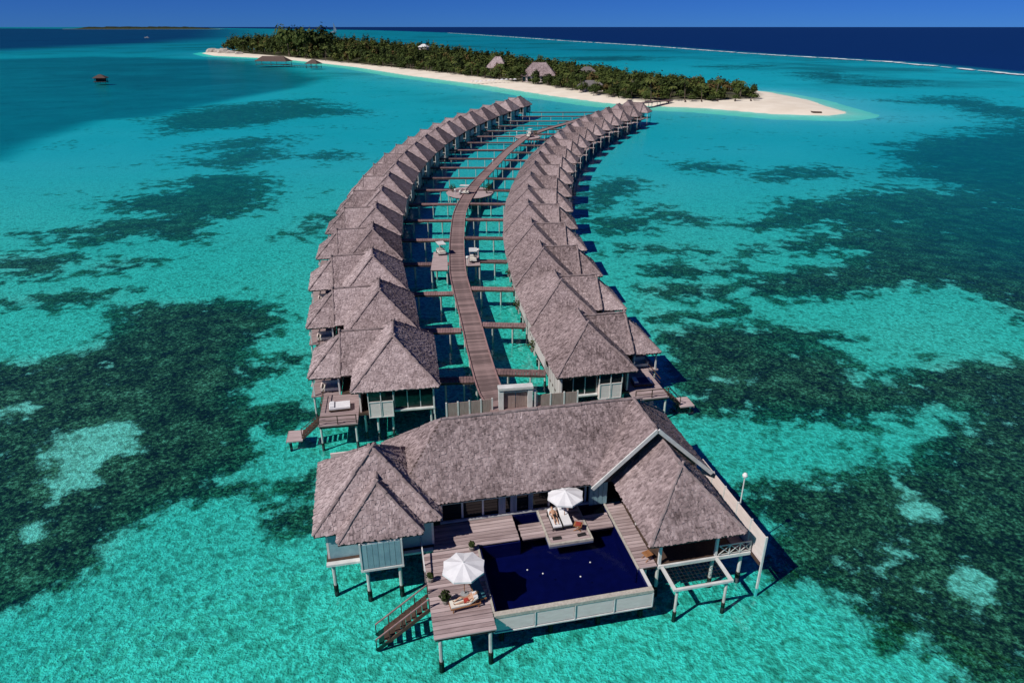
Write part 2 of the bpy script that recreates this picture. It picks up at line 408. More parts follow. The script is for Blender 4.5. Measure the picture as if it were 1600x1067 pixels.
def build_sea():
    x, y, q = polar_grid(1.017, 0.3, 4.0, 60000.0)
    dist = np.hypot(x, y)
    w = np.maximum(3.2, 0.05*dist)
    reef = np.full(x.shape, -1.0)
    for P in reef_w: reef = np.maximum(reef, np.clip(sdf(x, y, P)/w, -1, 1))
    for P in sandy_w: reef = np.minimum(reef, np.clip(-(sdf(x, y, P)-0.5)/(w*0.7), -1, 1))
    isl = sdf(x, y, ISLAND)
    reef = np.minimum(reef, np.clip(-(isl+18)/15, -1, 1))
    dwid = 25 + 0.03*dist
    ch = sm(-1, 1, sdf(x, y, chan_w)/(0.3*dwid)); dr = sm(-1, 1, sdf(x, y, deepr_w)/(0.9*dwid))
    out = np.maximum(sm(-0.3, 1, sdf(x, y, deep_w)/(dwid)), 0.85*sm(-0.6, 1, sdf(x, y, leftdeep_w)/(2*dwid)))
    # land-less sea all round behind the camera stays lagoon
    z = -0.45 - 0.9*ch - 0.9*dr
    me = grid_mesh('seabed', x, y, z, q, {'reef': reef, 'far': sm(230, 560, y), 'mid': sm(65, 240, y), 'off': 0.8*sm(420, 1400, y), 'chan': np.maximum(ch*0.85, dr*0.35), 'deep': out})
    m, nt, bs, o = new_mat('sand_and_reef')
    tc = nd(nt, 'ShaderNodeTexCoord').outputs['Object']
    A = lambda n: nd(nt, 'ShaderNodeAttribute', attribute_name=n).outputs['Fac']
    big = noise(nt, 0.04, 5, 0.68, tc); mid = noise(nt, 0.30, 5, 0.72, tc); fine = noise(nt, 3.2, 2, 0.7, tc)
    caustic_net = math_(nt, 'SUBTRACT', 1.0, math_(nt, 'MULTIPLY', math_(nt, 'ABSOLUTE', math_(nt, 'SUBTRACT', noise(nt, 1.15, 2, 0.6, tc, 0.5), 0.5)), 3.2))  # net of bright caustic lines, painted into the sand colour
    huge = noise(nt, 0.0045, 4, 0.62, tc)
    # reef coverage
    e = math_(nt, 'ADD', A('reef'), math_(nt, 'MULTIPLY', math_(nt, 'SUBTRACT', big, 0.5), 4.0))
    e = math_(nt, 'ADD', e, math_(nt, 'MULTIPLY', math_(nt, 'SUBTRACT', mid, 0.5), 5.5))
    e = math_(nt, 'ADD', e, math_(nt, 'MULTIPLY', math_(nt, 'SUBTRACT', fine, 0.5), 0.9))
    mr = nd(nt, 'ShaderNodeMapRange', interpolation_type='SMOOTHSTEP')
    mr.inputs[1].default_value = -0.45; mr.inputs[2].default_value = 0.25
    nt.links.new(e, mr.inputs[0])
    sand = ramp(nt, math_(nt, 'ADD', math_(nt, 'MULTIPLY', caustic_net, 0.42), math_(nt, 'MULTIPLY', fine, 0.45)),
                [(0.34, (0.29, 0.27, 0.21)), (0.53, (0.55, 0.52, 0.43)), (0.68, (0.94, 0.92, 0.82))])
    sand = mixc(nt, math_(nt, 'MULTIPLY', big, 0.35), sand, (0.52, 0.52, 0.41))
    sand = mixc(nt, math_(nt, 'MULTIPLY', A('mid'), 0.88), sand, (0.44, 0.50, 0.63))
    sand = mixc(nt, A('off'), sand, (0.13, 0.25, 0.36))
    grass = nd(nt, 'ShaderNodeMapRange', interpolation_type='SMOOTHSTEP'); grass.inputs[1].default_value = 0.48; grass.inputs[2].default_value = 0.66
    nt.links.new(huge, grass.inputs[0])
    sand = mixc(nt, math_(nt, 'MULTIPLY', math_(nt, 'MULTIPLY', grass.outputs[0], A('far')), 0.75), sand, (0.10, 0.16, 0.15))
    coral = ramp(nt, math_(nt, 'ADD', math_(nt, 'MULTIPLY', mid, 0.45), math_(nt, 'MULTIPLY', fine, 0.55)),
                 [(0.38, (0.008, 0.010, 0.006)), (0.48, (0.034, 0.038, 0.017)), (0.56, (0.13, 0.13, 0.06)), (0.67, (0.44, 0.42, 0.29))])
    c = mixc(nt, math_(nt, 'MULTIPLY', mr.outputs[0], math_(nt, 'SUBTRACT', 1.0, math_(nt, 'MULTIPLY', A('mid'), 0.22))), sand, coral)
    chan = mixc(nt, math_(nt, 'MULTIPLY', mid, 0.5), (0.045, 0.13, 0.185), (0.11, 0.20, 0.25))
    cf = math_(nt, 'MULTIPLY', A('chan'), math_(nt, 'ADD', 0.55, math_(nt, 'MULTIPLY', big, 0.6)), True)
    c = mixc(nt, cf, c, chan)
    c = mixc(nt, A('deep'), c, (0.004, 0.014, 0.095))
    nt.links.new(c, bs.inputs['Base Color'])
    bs.inputs['Roughness'].default_value = 1.0; bs.inputs['Specular IOR Level'].default_value = 0.0
    nt.links.new(bump(nt, fine, 0.8, 0.30), bs.inputs['Normal'])
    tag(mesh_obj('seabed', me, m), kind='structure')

    x, y, q = polar_grid(1.03, 0.6, 4.0, 60000.0)
    dist = np.hypot(x, y); dwid = 25 + 0.03*dist
    isl = sdf(x, y, ISLAND)
    shal = np.clip((-isl)/70.0, 0.0, 1.0)
    ch = sm(-1, 1, sdf(x, y, chan_w)/(0.3*dwid)); dr = sm(-1, 1, sdf(x, y, deepr_w)/(0.9*dwid))
    far = sm(130, 310, y)
    depth = (0.22 + 0.78*shal**0.6)*(1 + 0.35*far) + 0.75*np.maximum(ch, 0.5*dr)
    depth += 0.55*sm(420, 1400, y)
    near = 1 - sm(65, 180, y)
    reef = np.full(x.shape, -1.0)
    for P in reef_w: reef = np.maximum(reef, np.clip(sdf(x, y, P)/4.0, -1, 1))
    depth *= 1 - 0.40*near*sm(-0.5, 1, reef)      # the reef tops stand close under the surface
    me = grid_mesh('lagoon', x, y, np.full_like(x, 0.3), q, {'depth': depth})
    m, nt, bs, o = new_mat('lagoon_water')
    nt.nodes.remove(bs)
    tc = nd(nt, 'ShaderNodeTexCoord').outputs['Object']
    dep = nd(nt, 'ShaderNodeAttribute', attribute_name='depth').outputs['Fac']
    dep = math_(nt, 'MULTIPLY', dep, math_(nt, 'ADD', 0.72, math_(nt, 'MULTIPLY', noise(nt, 0.022, 3, 0.6, tc), 0.56)))
    comb = nd(nt, 'ShaderNodeCombineColor')
    for i, k in enumerate((1.5, 0.12, 0.135)):
        nt.links.new(math_(nt, 'POWER', math.exp(-k), dep), comb.inputs[i])
    tr = nd(nt, 'ShaderNodeBsdfTransparent'); nt.links.new(comb.outputs[0], tr.inputs[0])
    gl = nd(nt, 'ShaderNodeBsdfGlossy'); gl.inputs['Roughness'].default_value = 0.12
    gl.inputs['Color'].default_value = (0.8, 0.9, 1, 1)
    h = noise(nt, 0.5, 2, 0.6, tc)
    bn = bump(nt, h, 0.6, 0.22)
    nt.links.new(bn, gl.inputs['Normal'])
    fr = nd(nt, 'ShaderNodeFresnel'); fr.inputs[0].default_value = 1.33; nt.links.new(bn, fr.inputs['Normal'])
    mx = nd(nt, 'ShaderNodeMixShader')
    nt.links.new(math_(nt, 'MULTIPLY', fr.outputs[0], 0.16), mx.inputs[0])
    nt.links.new(tr.outputs[0], mx.inputs[1]); nt.links.new(gl.outputs[0], mx.inputs[2])
    nt.links.new(mx.outputs[0], o.inputs[0])
    tag(mesh_obj('lagoon', me, m), kind='structure')
build_sea()

def build_island():
    xs = np.arange(-560, 260, 5.0); ys = np.arange(250, 1330, 5.0)
    X, Y = np.meshgrid(xs, ys, indexing='ij'); x = X.ravel(); y = Y.ravel()
    d = sdf(x, y, ISLAND); v = sdf(x, y, VEG)
    rr = np.random.RandomState(3)
    z = np.where(d > 0, 1.7*(1-np.exp(-d/9.0)), d*0.055)
    z = np.maximum(z+0.3, -0.6) + rr.rand(len(x))*0.06
    ny = len(ys)
    i = np.arange(len(xs)-1)[:, None]; j = np.arange(ny-1)[None, :]
    a = i*ny+j
    q = np.stack([a, a+ny, a+ny+1, a+1], -1).reshape(-1, 4)
    keep = (d[q] > -32).any(axis=1)
    q = q[keep]
    used, inv = np.unique(q, return_inverse=True)
    q = inv.reshape(-1, 4)
    me = grid_mesh('island', x[used], y[used], z[used], q, {'veg': np.clip(v[used]/8.0, -1, 1)})
    m, nt, bs, o = new_mat('island_sand')
    tc = nd(nt, 'ShaderNodeTexCoord').outputs['Object']
    n = noise(nt, 0.08, 7, 0.65, tc)
    vg = nd(nt, 'ShaderNodeAttribute', attribute_name='veg').outputs['Fac']
    f = math_(nt, 'ADD', vg, math_(nt, 'MULTIPLY', math_(nt, 'SUBTRACT', n, 0.5), 1.5), True)
    s = ramp(nt, n, [(0.3, (0.70, 0.61, 0.50)), (0.7, (0.84, 0.76, 0.65))])
    nt.links.new(mixc(nt, f, s, (0.05, 0.052, 0.024)), bs.inputs['Base Color'])
    bs.inputs['Roughness'].default_value = 1.0; bs.inputs['Specular IOR Level'].default_value = 0.05
    nt.links.new(bump(nt, noise(nt, 0.9, 4, 0.6, tc), 0.4, 0.2), bs.inputs['Normal'])
    tag(mesh_obj('island', me, m), kind='structure')
build_island()

# ------------------------------------------------------------------ thatched roofs
def thatch_face(mb, poly, rg, course=0.24, width=0.13, lift=0.05):
    """courses of overlapping thatch tiles on a planar roof face"""
    P = [Vector(p) for p in poly]
    n = (P[1]-P[0]).cross(P[2]-P[0]).normalized()
    if n.z < 0: n = -n
    h = n.cross(Vector((0,0,1)))
    if h.length < 1e-4: return
    h.normalize()
    s = h.cross(n).normalized()
    if s.z < 0: s = -s
    o = P[0]
    Q = [((p-o).dot(h), (p-o).dot(s)) for p in P]
    def inside(a, b):
        c = False; k = len(Q)
        for i in range(k):
            x0, y0 = Q[i]; x1, y1 = Q[(i+1) % k]
            if (y0 > b) != (y1 > b) and a < (x1-x0)*(b-y0)/(y1-y0)+x0: c = not c
        return c
    smin = min(q[1] for q in Q); smax = max(q[1] for q in Q)
    hmin = min(q[0] for q in Q); hmax = max(q[0] for q in Q)
    t = smin - 0.10; row = 0
    while t < smax:
        a = hmin - rg.random()*width
        while a < hmax:
            w = width*(0.5+1.0*rg.random())
            ca = a + w/2
            if inside(ca, max(t+0.16, smin+0.02)):
                lo = t + (rg.uniform(-0.12, 0.12) if row else rg.uniform(-0.04, 0.05)); hi = t + course*1.55
                if not inside(ca, hi): hi = t + course*0.9
                l0 = lift*0.6 + rg.uniform(0.0, 0.055); l1 = l0 + rg.uniform(-0.035, 0.035)
                A = o + h*(a-0.02) + s*lo + n*l0
                B = o + h*(a+w+0.02) + s*(lo+rg.uniform(-.05, .05)) + n*l1
                C = o + h*(a+w) + s*hi + n*0.02
                D = o + h*a + s*hi + n*0.02
                A2 = A - n*(l0+0.02); B2 = B - n*(l1+0.02)
                mb.add([A, B, C, D, A2, B2], [(0,1,2,3), (4,5,1,0)], rg.betavariate(2, 2))
            a += w
        t += course; row += 1

def roof(name, faces, caps, rg, parent, mirror=False, dz=0.22, course=0.24, width=0.13):
    body = MB(); th = MB(); rc = MB()
    for f in faces:
        body.prism(f, dz); thatch_face(th, f, rg, course, width)
    for p, q in caps:
        p = Vector(p); q = Vector(q)
        k = max(2, int((q-p).length/0.5))
        for i in range(k):
            a = p.lerp(q, i/k); b = p.lerp(q, (i+1)/k + 0.05)
            j = Vector((rg.uniform(-0.03, 0.03), rg.uniform(-0.03, 0.03), rg.uniform(-0.03, 0.07)))
            rc.cyl(a+j, b+j, 0.115*rg.uniform(0.8, 1.2), 0.125*rg.uniform(0.8, 1.2), 7)
    if mirror: body.mirror(); th.mirror(); rc.mirror()
    b = body.build(name, M['roofbody'], parent)
    t = th.build('thatch', M['thatch'], b); t['kind'] = 'stuff'
    rc.build('ridge_cap', M['ridge'], b)
    return b

def hip_y(x0, x1, y0, y1, ze, zr, run=None):
    """hip roof whose ridge runs along y"""
    xm = (x0+x1)/2; r = run or (x1-x0)/2
    a = (xm, y0+r, zr); b = (xm, y1-r, zr)
    A, B, C, D = (x0,y0,ze), (x1,y0,ze), (x1,y1,ze), (x0,y1,ze)
    return [[A, B, a], [B, C, b, a], [C, D, b], [D, A, a, b]], [(A, a), (B, a), (C, b), (D, b), (a, b)]

# ------------------------------------------------------------------ standard water villa
FLOOR = 2.6
def post(parent, x, y, ztop, r=0.105, zb=-0.6, mat='post', foot=True, fz=0.28):
    p = MB().cyl((x, y, zb), (x, y, ztop), r, r, 8).build('post', M[mat], parent)
    if foot: MB().cyl((x, y, zb+0.01), (x, y, fz+0.15*rnd.random()), r*1.35, r*1.3, 9).build('footing', M['footing'], p)
    return p

def make_villa(mirror):
    s = -1 if mirror else 1
    rg = random.Random(21 if mirror else 11)
    V = empty('water_villa')
    def B(name, mat, mb, par=V):
        if mirror: mb.mirror()
        return mb.build(name, M[mat], par)
    def bx(*a): return MB().box(*a)
    # roofs
    f, c = hip_y(-8.2, 0.0, 0.0, 12.2, 5.2, 8.8)
    roof('roof', f, c, rg, V, mirror)
    tr = [[(-9.5,4.5,4.8),(-3.5,4.5,4.8),(-3.5,8.1,8.0),(-9.5,8.1,8.0)], [(-3.5,11.7,4.8),(-9.5,11.7,4.8),(-9.5,8.1,8.0),(-3.5,8.1,8.0)]]
    roof('cross_roof', tr, [((-9.5,8.1,8.0),(-3.6,8.1,8.0)), ((-9.5,4.5,4.8),(-9.5,8.1,8.0)), ((-9.5,11.7,4.8),(-9.5,8.1,8.0))], rg, V, mirror)
    ap = (-9.45, 8.1, 7.6)
    vr = [[(-12.65,4.7,4.6),(-9.45,4.7,4.6),ap], [(-12.65,11.5,4.6),(-12.65,4.7,4.6),ap], [(-9.45,11.5,4.6),(-12.65,11.5,4.6),ap]]
    roof('veranda_roof', vr, [((-12.65,4.7,4.6),ap), ((-12.65,11.5,4.6),ap)], rg, V, mirror)
    # floor and walls
    B('floor', 'darkwood', bx(-7.7,-0.5,0.55,11.6,2.36,2.6))
    B('floor', 'darkwood', bx(-9.6,-7.72,4.9,11.2,2.36,2.6))
    w = bx(-7.6,-7.45,4.9,11.5,2.6,5.1); w.box(-7.44,-0.62,11.35,11.5,2.6,5.1)
    B('wall', 'panel', w)
    B('wall', 'panel', bx(-7.6,-7.45,0.75,4.88,2.6,5.1))
    # boarded wall towards the walkway: boards with open joints
    for k in range(9):
        y0 = 0.62 + k*0.52
        B('board', 'board', bx(-0.6,-0.48-0.03*(k % 2),y0,y0+0.48,1.0+0.12*(k % 3),5.15))
    fence = MB()
    fence.box(-0.62,-0.5,7.0,11.6,2.4,4.3)
    B('courtyard_wall', 'board', fence)
    for k in range(4):
        B('rail', 'white', MB().beam((-0.44,5.5+0.45*k,2.65),(-0.44,5.5+0.45*k,3.6),0.06,0.06))
    # front: bay with louvred base and glazed top, then a strip of panes
    B('bay_base', 'panel', bx(-6.75,-4.4,0.15,0.7,2.2,3.95))
    for k in range(2):
        x0 = -6.72 + k*1.16
        fr = bx(x0+0.01,x0+1.13,0.10,0.146,2.25,2.33); fr.box(x0+0.01,x0+1.13,0.10,0.146,3.87,3.95)
        fr.box(x0+0.01,x0+0.07,0.10,0.146,2.335,3.865); fr.box(x0+1.07,x0+1.13,0.10,0.146,2.335,3.865)
        p = B('bay_frame', 'white', fr)
        B('pane', 'glass', bx(x0+0.02,x0+1.12,0.2,0.26,3.96,5.05), p)
    for k in range(3):
        B('mullion', 'white', bx(-6.76+k*1.17,-6.68+k*1.17,0.12,0.2,3.96,5.1))
    for k in range(3):
        x0 = -4.3 + k*1.22
        B('window', 'glass', bx(x0+0.05,x0+1.18,0.74,0.8,2.75,4.95))
        B('mullion', 'white', bx(x0-0.03,x0+0.04,0.68,0.79,2.7,5.05))
    B('sill', 'white', bx(-4.35,-0.5,0.42,0.73,2.58,2.72))
    B('lintel', 'white', bx(-4.35,-0.62,0.66,0.8,5.0,5.12))
    B('corner_post', 'white', bx(-0.66,-0.52,0.45,0.6,2.0,5.1))
    # sea side glazing
    for k in range(4):
        y0 = 5.1 + k*1.5
        B('window', 'glass', bx(-9.66,-9.6,y0,y0+1.42,2.7,4.7))
        B('mullion', 'white', bx(-9.7,-9.58,y0+1.42,y0+1.5,2.62,4.8))
    # stilts
    for x in (-7.2,-4.6,-0.9):
        for y in (0.9,4.8,8.4,11.2): post(V, x*s, y, 2.36)
    post(V, -6.0*s, 0.5, 2.2, 0.11)
    # deck towards the sea
    dk = MB()
    for k in range(22):
        y0 = -0.9 + k*0.53
        x1 = -7.78 if y0 < 4.7 else -9.75
        dk.box(-11.4 if y0 < 4.7 else -12.6, x1, y0, y0+0.5, 2.3, 2.42)
    B('deck', 'deck', dk)
    B('deck_beam', 'darkwood', MB().box(-11.3,-7.85,-0.8,-0.6,2.05,2.29).box(-12.5,-9.9,10.2,10.4,2.05,2.29).box(-11.3,-11.1,-0.59,10.19,2.05,2.29))
    for x, y in ((-11.2,-0.6),(-8.0,-0.6),(-12.35,5.2),(-12.35,10.3)): post(V, x*s, y, 2.29)
    for x, y in ((-12.3,5.1),(-12.3,11.1),(-9.8,5.0)):
        MB().box(x*s-0.07,x*s+0.07,y-0.07,y+0.07,2.43,4.7).build('veranda_post', M['white'], V)
    # rail, steps and bathing platform
    B('deck_rail', 'darkwood', MB().beam((-11.3,-0.8,3.3),(-7.9,-0.8,3.3),0.07,0.07).beam((-11.3,-0.8,2.85),(-7.9,-0.8,2.85),0.05,0.05).box(-11.34,-11.26,-0.84,-0.76,2.43,3.34).box(-9.64,-9.56,-0.84,-0.76,2.43,3.34).box(-7.94,-7.86,-0.84,-0.76,2.43,3.34).beam((-11.3,1.3,3.3),(-11.3,4.6,3.3),0.07,0.07).beam((-11.3,1.3,2.85),(-11.3,4.6,2.85),0.05,0.05))
    B('handrail', 'post', MB().beam((-12.5,5.2,3.4),(-12.5,10.6,3.4),0.07,0.07).beam((-12.5,7.9,2.43),(-12.5,7.9,3.37),0.06,0.06).beam((-12.5,10.6,2.43),(-12.5,10.6,3.37),0.06,0.06))
    st = MB()
    for k in range(6): st.box(-11.75-k*0.27,-11.48-k*0.27,0.0,1.1,2.15-k*0.24,2.22-k*0.24)
    st.beam((-11.42,-0.05,2.2),(-13.10,-0.05,0.7),0.06,0.22); st.beam((-11.42,1.15,2.2),(-13.10,1.15,0.7),0.06,0.22)
    st.beam((-11.42,-0.05,3.1),(-13.10,-0.05,1.7),0.06,0.06); st.beam((-13.10,-0.05,0.7),(-13.10,-0.05,1.7),0.06,0.06)
    B('stair', 'darkwood', st)
    B('bathing_platform', 'deck', MB().box(-14.50,-13.05,-0.4,1.5,0.62,0.74).box(-14.55,-14.51,-0.4,1.5,0.5,0.76))
    for y in (-0.2,1.3): post(V, -14.20*s, y, 0.62, 0.1)['wet'] = 1
    return V

ORD = ['nearest','second','third','fourth','fifth','sixth','seventh','eighth','ninth','tenth','eleventh','twelfth','thirteenth','fourteenth','fifteenth','sixteenth','seventeenth','eighteenth','farthest']
ROW_L = [(-6.85,56.8),(-10.3,69.6),(-13.3,82.3),(-15.9,95.2),(-18.0,108.3),(-19.5,121.3),(-20.6,134.5),(-21.3,147.9),(-21.5,161.4),(-21.1,174.8),(-20.2,188.3),(-18.9,203.0),(-17.0,217.4),(-14.7,230.9),(-11.9,244.2),(-8.5,257.7),(-4.6,272.2),(0.0,287.4),(5.1,302.5)]
TIP_R = [(15.88,65.5),(14.05,77.7),(12.6,89.9),(11.6,101.9),(11.25,114.3),(11.4,126.3),(12.15,138.6),(13.3,151.1),(14.7,163.8),(16.5,176.2),(18.8,188.0),(21.6,200.3),(25.0,213.0),(28.6,224.6),(32.8,236.4),(37.5,248.5),(42.6,260.8),(48.4,273.9),(54.6,287.2)]
def headings(P):
    H = []
    for i in range(len(P)):
        a = P[max(0, i-2)]; b = P[min(len(P)-1, i+2)]
        H.append(math.atan2(-(b[0]-a[0]), b[1]-a[1]))
    return H
HL = headings(ROW_L); HR = headings(TIP_R)
HL[0] = R(9.0); HL[1] = R(11.0); HR[0] = R(11.0); HR[1] = R(8.5)
ROW_R = []
for (x, y), h in zip(TIP_R, HR):           # from the veranda eave tip back to the walkway-side front corner
    ROW_R.append((x - 12.65*math.cos(h) + 4.7*math.sin(h), y - 12.65*math.sin(h) - 4.7*math.cos(h)))
VL = make_villa(False); VR = make_villa(True)
villas = {'L': [], 'R': []}
for side, row, hd, proto in (('L', ROW_L, HL, VL), ('R', ROW_R, HR, VR)):
    for i, ((x, y), h) in enumerate(zip(row, hd)):
        v = proto if i == 0 else copy_tree(proto)
        v.location = (x, y, 0); v.rotation_euler = (0, 0, h)
        if i == 1:                          # from the second villa on the steps are folded away out of sight
            for ch in list(v.children):
                if ch.name.split('.')[0] in ('stair', 'bathing_platform') or ch.get('wet'): 
                    for g in list(ch.children): bpy.data.objects.remove(g)
                    bpy.data.objects.remove(ch)
            proto = v
        w = 'left' if side == 'L' else 'right'
        tag(v, f'thatched villa on stilts, {ORD[i]} from the camera in the {w} row', 'villa', 'thatched water villas in two rows')
        villas[side].append(v)

# ------------------------------------------------------------------ walkway between the rows
WALK = [(-1.0,57.3),(-2.2,60.7),(-3.7,69.0),(-5.25,79.0),(-6.9,89.0),(-8.3,99.0),(-9.6,116.0),(-10.3,134.6),(-9.3,152.0),(-7.9,164.0),(-5.0,183.0),(-1.9,202.8),(1.2,219.0),(5.0,236.0),(12.0,254.0),(19.5,268.0),(31.0,292.0),(44.0,320.0),(56.0,340.0),(70.0,354.0),(80.0,361.0)]
def catmull(P, n=24):
    out = []
    for i in range(len(P)-1):
        p0 = P[max(0,i-1)]; p1 = P[i]; p2 = P[i+1]; p3 = P[min(len(P)-1,i+2)]
        for k in range(n):
            t = k/n
            out.append(tuple(0.5*((2*p1[j]) + (-p0[j]+p2[j])*t + (2*p0[j]-5*p1[j]+4*p2[j]-p3[j])*t*t + (-p0[j]+3*p1[j]-3*p2[j]+p3[j])*t**3) for j in (0,1)))
    out.append(P[-1]); return out
WPTS = catmull(WALK)
def resample(P, step):
    out = [(P[0], 0)]; acc = 0.0; res = []
    d = 0.0; nxt = 0.0
    for a, b in zip(P, P[1:]):
        L = math.hypot(b[0]-a[0], b[1]-a[1])
        while nxt <= d + L:
            t = (nxt-d)/L if L else 0
            res.append((a[0]+(b[0]-a[0])*t, a[1]+(b[1]-a[1])*t, math.atan2(-(b[0]-a[0]), b[1]-a[1])))
            nxt += step
        d += L
    return res
def build_walkway():
    W = empty('walkway', (WALK[0][0], WALK[0][1], 0), 0, 'long curving timber walkway on stilts between the two rows of villas', 'walkway')
    ox, oy = WALK[0]
    dk = MB().box(-1.18,1.18,-0.2,0.2,FLOOR-0.09,FLOOR)
    pl = dk.mesh('plank', M['walk'])
    S = resample(WPTS, 0.42)
    rest = MB()
    for i, (x, y, h) in enumerate(S):
        if i < 290:
            o = mesh_obj('plank', pl, None, W, (x-ox, y-oy, rnd.uniform(-0.012, 0.012)), (0, 0, h))
        elif i % 2 == 0:
            c, s_ = math.cos(h), math.sin(h)
            z = FLOOR + rnd.uniform(-0.02, 0.02)
            q = [(-1.18,-0.4),(1.18,-0.4),(1.18,0.4),(-1.18,0.4)]
            rest.prism([(x-ox+a*c-b*s_, y-oy+a*s_+b*c, z) for a, b in q], 0.1)
    o = rest.build('planking', M['walk'], W); o['kind'] = 'stuff'
    S2 = resample(WPTS, 1.5)
    for sd in (-1, 1):
        k = MB(); b = MB()
        P = [(x-ox+sd*1.2*math.cos(h), y-oy+sd*1.2*math.sin(h)) for x, y, h in S2]
        P2 = [(x-ox+sd*0.95*math.cos(h), y-oy+sd*0.95*math.sin(h)) for x, y, h in S2]
        for p, q in zip(P, P[1:]): k.beam((*p, FLOOR+0.07), (*q, FLOOR+0.07), 0.14, 0.13)
        for p, q in zip(P2, P2[1:]): b.beam((*p, FLOOR-0.22), (*q, FLOOR-0.22), 0.16, 0.22)
        k.build('kerb', M['bridge'], W); b.build('stringer', M['darkwood'], W)
    pm = MB().cyl((0,0,-1.05),(0,0,FLOOR-0.33),0.13,0.13,7).mesh('post', M['post'])
    cb = MB().box(-1.15,1.15,-0.09,0.09,FLOOR-0.52,FLOOR-0.34).mesh('crossbeam', M['darkwood'])
    for x, y, h in resample(WPTS, 6.4):
        mesh_obj('crossbeam', cb, None, W, (x-ox, y-oy, 0), (0, 0, h))
        for sd in (-0.98, 0.98):
            mesh_obj('post', pm, None, W, (x-ox+sd*math.cos(h), y-oy+sd*math.sin(h), 0))
build_walkway()

def walk_x(y):
    for a, b in zip(WPTS, WPTS[1:]):
        if a[1] <= y <= b[1]: return a[0]+(b[0]-a[0])*(y-a[1])/(b[1]-a[1]+1e-9)
    return WPTS[-1][0]
def build_bridges():
    for side, row, hd in (('left', ROW_L, HL), ('right', ROW_R, HR)):
        for i, ((x, y), h) in enumerate(zip(row, hd)):
            if side == 'right' and i > 16: pass
            sg = 1 if side == 'left' else -1
            p = Vector((x - sg*0.42*math.cos(h) - 6.2*math.sin(h), y + 6.2*math.cos(h) - sg*0.42*math.sin(h)))
            yq = p.y + 0.3; q = Vector((walk_x(yq) - sg*1.28, yq))
            L = (q-p).length
            if L < 1.0 or (q.x-p.x)*sg < 0.5: continue
            an = math.atan2(q.y-p.y, q.x-p.x)
            b = empty('footbridge', (p.x, p.y, 0), an, f'narrow timber footbridge from the walkway to the {ORD[i]} villa of the {side} row', 'footbridge', 'footbridges to the villas')
            m = MB(); k = 0.0
            while k < L-0.1:
                m.box(k, min(L, k+0.29), -0.65, 0.65, FLOOR-0.10, FLOOR-0.01); k += 0.32
            m.build('planking', M['bridge'], b)
            MB().box(0.02,L-0.02,-0.6,-0.48,FLOOR-0.32,FLOOR-0.101).box(0.02,L-0.02,0.48,0.6,FLOOR-0.32,FLOOR-0.101).build('stringer', M['darkwood'], b)
            for t in ((0.3, 0.75) if L < 8 else (0.2, 0.5, 0.8)):
                for yy in (-0.5, 0.5):
                    MB().cyl((L*t,yy,-1.05),(L*t,yy,FLOOR-0.33),0.09,0.09,7).build('post', M['post'], b)
build_bridges()

# ------------------------------------------------------------------ the pool suite (local frame turned 12 degrees)
TH = R(12.0)
S = empty('pool_suite', (0, 36.0, 0), TH, 'large thatched suite on stilts with private pool and deck', 'suite')
def suite_pt(x, y, z=0.0):
    return (x*math.cos(TH)-y*math.sin(TH), 36.0+x*math.sin(TH)+y*math.cos(TH), z)
rg = random.Random(5)
ze, zr = 5.2, 9.45
ML, MR, RY, EY, BY = (-3.5, 8.7, zr), (11.6, 8.7, zr), 8.7, 4.4, 13.0
main_faces = [
    [(-7.9,EY,ze),(7.05,EY,ze),MR,ML],
    [(-7.9,BY,ze),(-7.9,EY,ze),ML],
    [(16.3,BY,ze),(-7.9,BY,ze),ML,MR],
    [(6.95,3.85,ze),(11.6,3.85,zr),MR,(7.0,4.4,ze)],
    [(16.3,3.85,ze),(16.3,BY,ze),MR,(11.6,3.85,zr)]]
rm = roof('main_roof', main_faces, [(ML,MR),(ML,(-7.9,BY,ze)),(MR,(11.6,3.95,zr)),(MR,(16.3,BY,ze))], rg, S)
for x in (6.85, 16.4):
    MB().beam((x,3.78,ze-0.12),(11.62 if x > 10 else 11.58,3.78,zr+0.08),0.10,0.30).build('bargeboard', M['white'], S)
f, c = hip_y(-13.0,-4.4,2.9,11.5,5.0,8.75,4.15)
roof('wing_roof', f, c, rg, S)
sm_f = [[(-11.4,1.75,5.0),(-5.75,1.75,5.0),(-8.6,4.55,7.45)], [(-5.75,1.75,5.0),(-5.75,4.4,5.0),(-8.6,6.4,7.45),(-8.6,4.55,7.45)], [(-11.4,4.4,5.0),(-11.4,1.75,5.0),(-8.6,4.55,7.45),(-8.6,6.4,7.45)]]
roof('bay_roof', sm_f, [((-11.4,1.75,5.0),(-8.6,4.55,7.45)),((-5.75,1.75,5.0),(-8.6,4.55,7.45)),((-8.6,4.55,7.45),(-8.6,6.3,7.45))], rg, S)
PX = 12.15
pv_f = [[(8.75,-2.75,5.0),(15.6,-2.75,5.0),(PX,0.75,8.5)], [(15.6,-2.75,5.0),(15.6,4.7,5.0),(PX,4.7,8.5),(PX,0.75,8.5)], [(8.75,4.7,5.0),(8.75,-2.75,5.0),(PX,0.75,8.5),(PX,4.7,8.5)]]
roof('pavilion_roof', pv_f, [((8.75,-2.75,5.0),(PX,0.75,8.5)),((15.6,-2.75,5.0),(PX,0.75,8.5)),((PX,0.75,8.5),(PX,4.6,8.5))], rg, S)
# fascia boards under the eaves
MB().box(-4.3,6.9,4.5,4.56,4.86,4.97).box(-11.2,-5.95,1.9,1.96,4.66,4.77).box(-12.8,-11.6,3.05,3.11,4.66,4.77).build('fascia', M['white'], S)
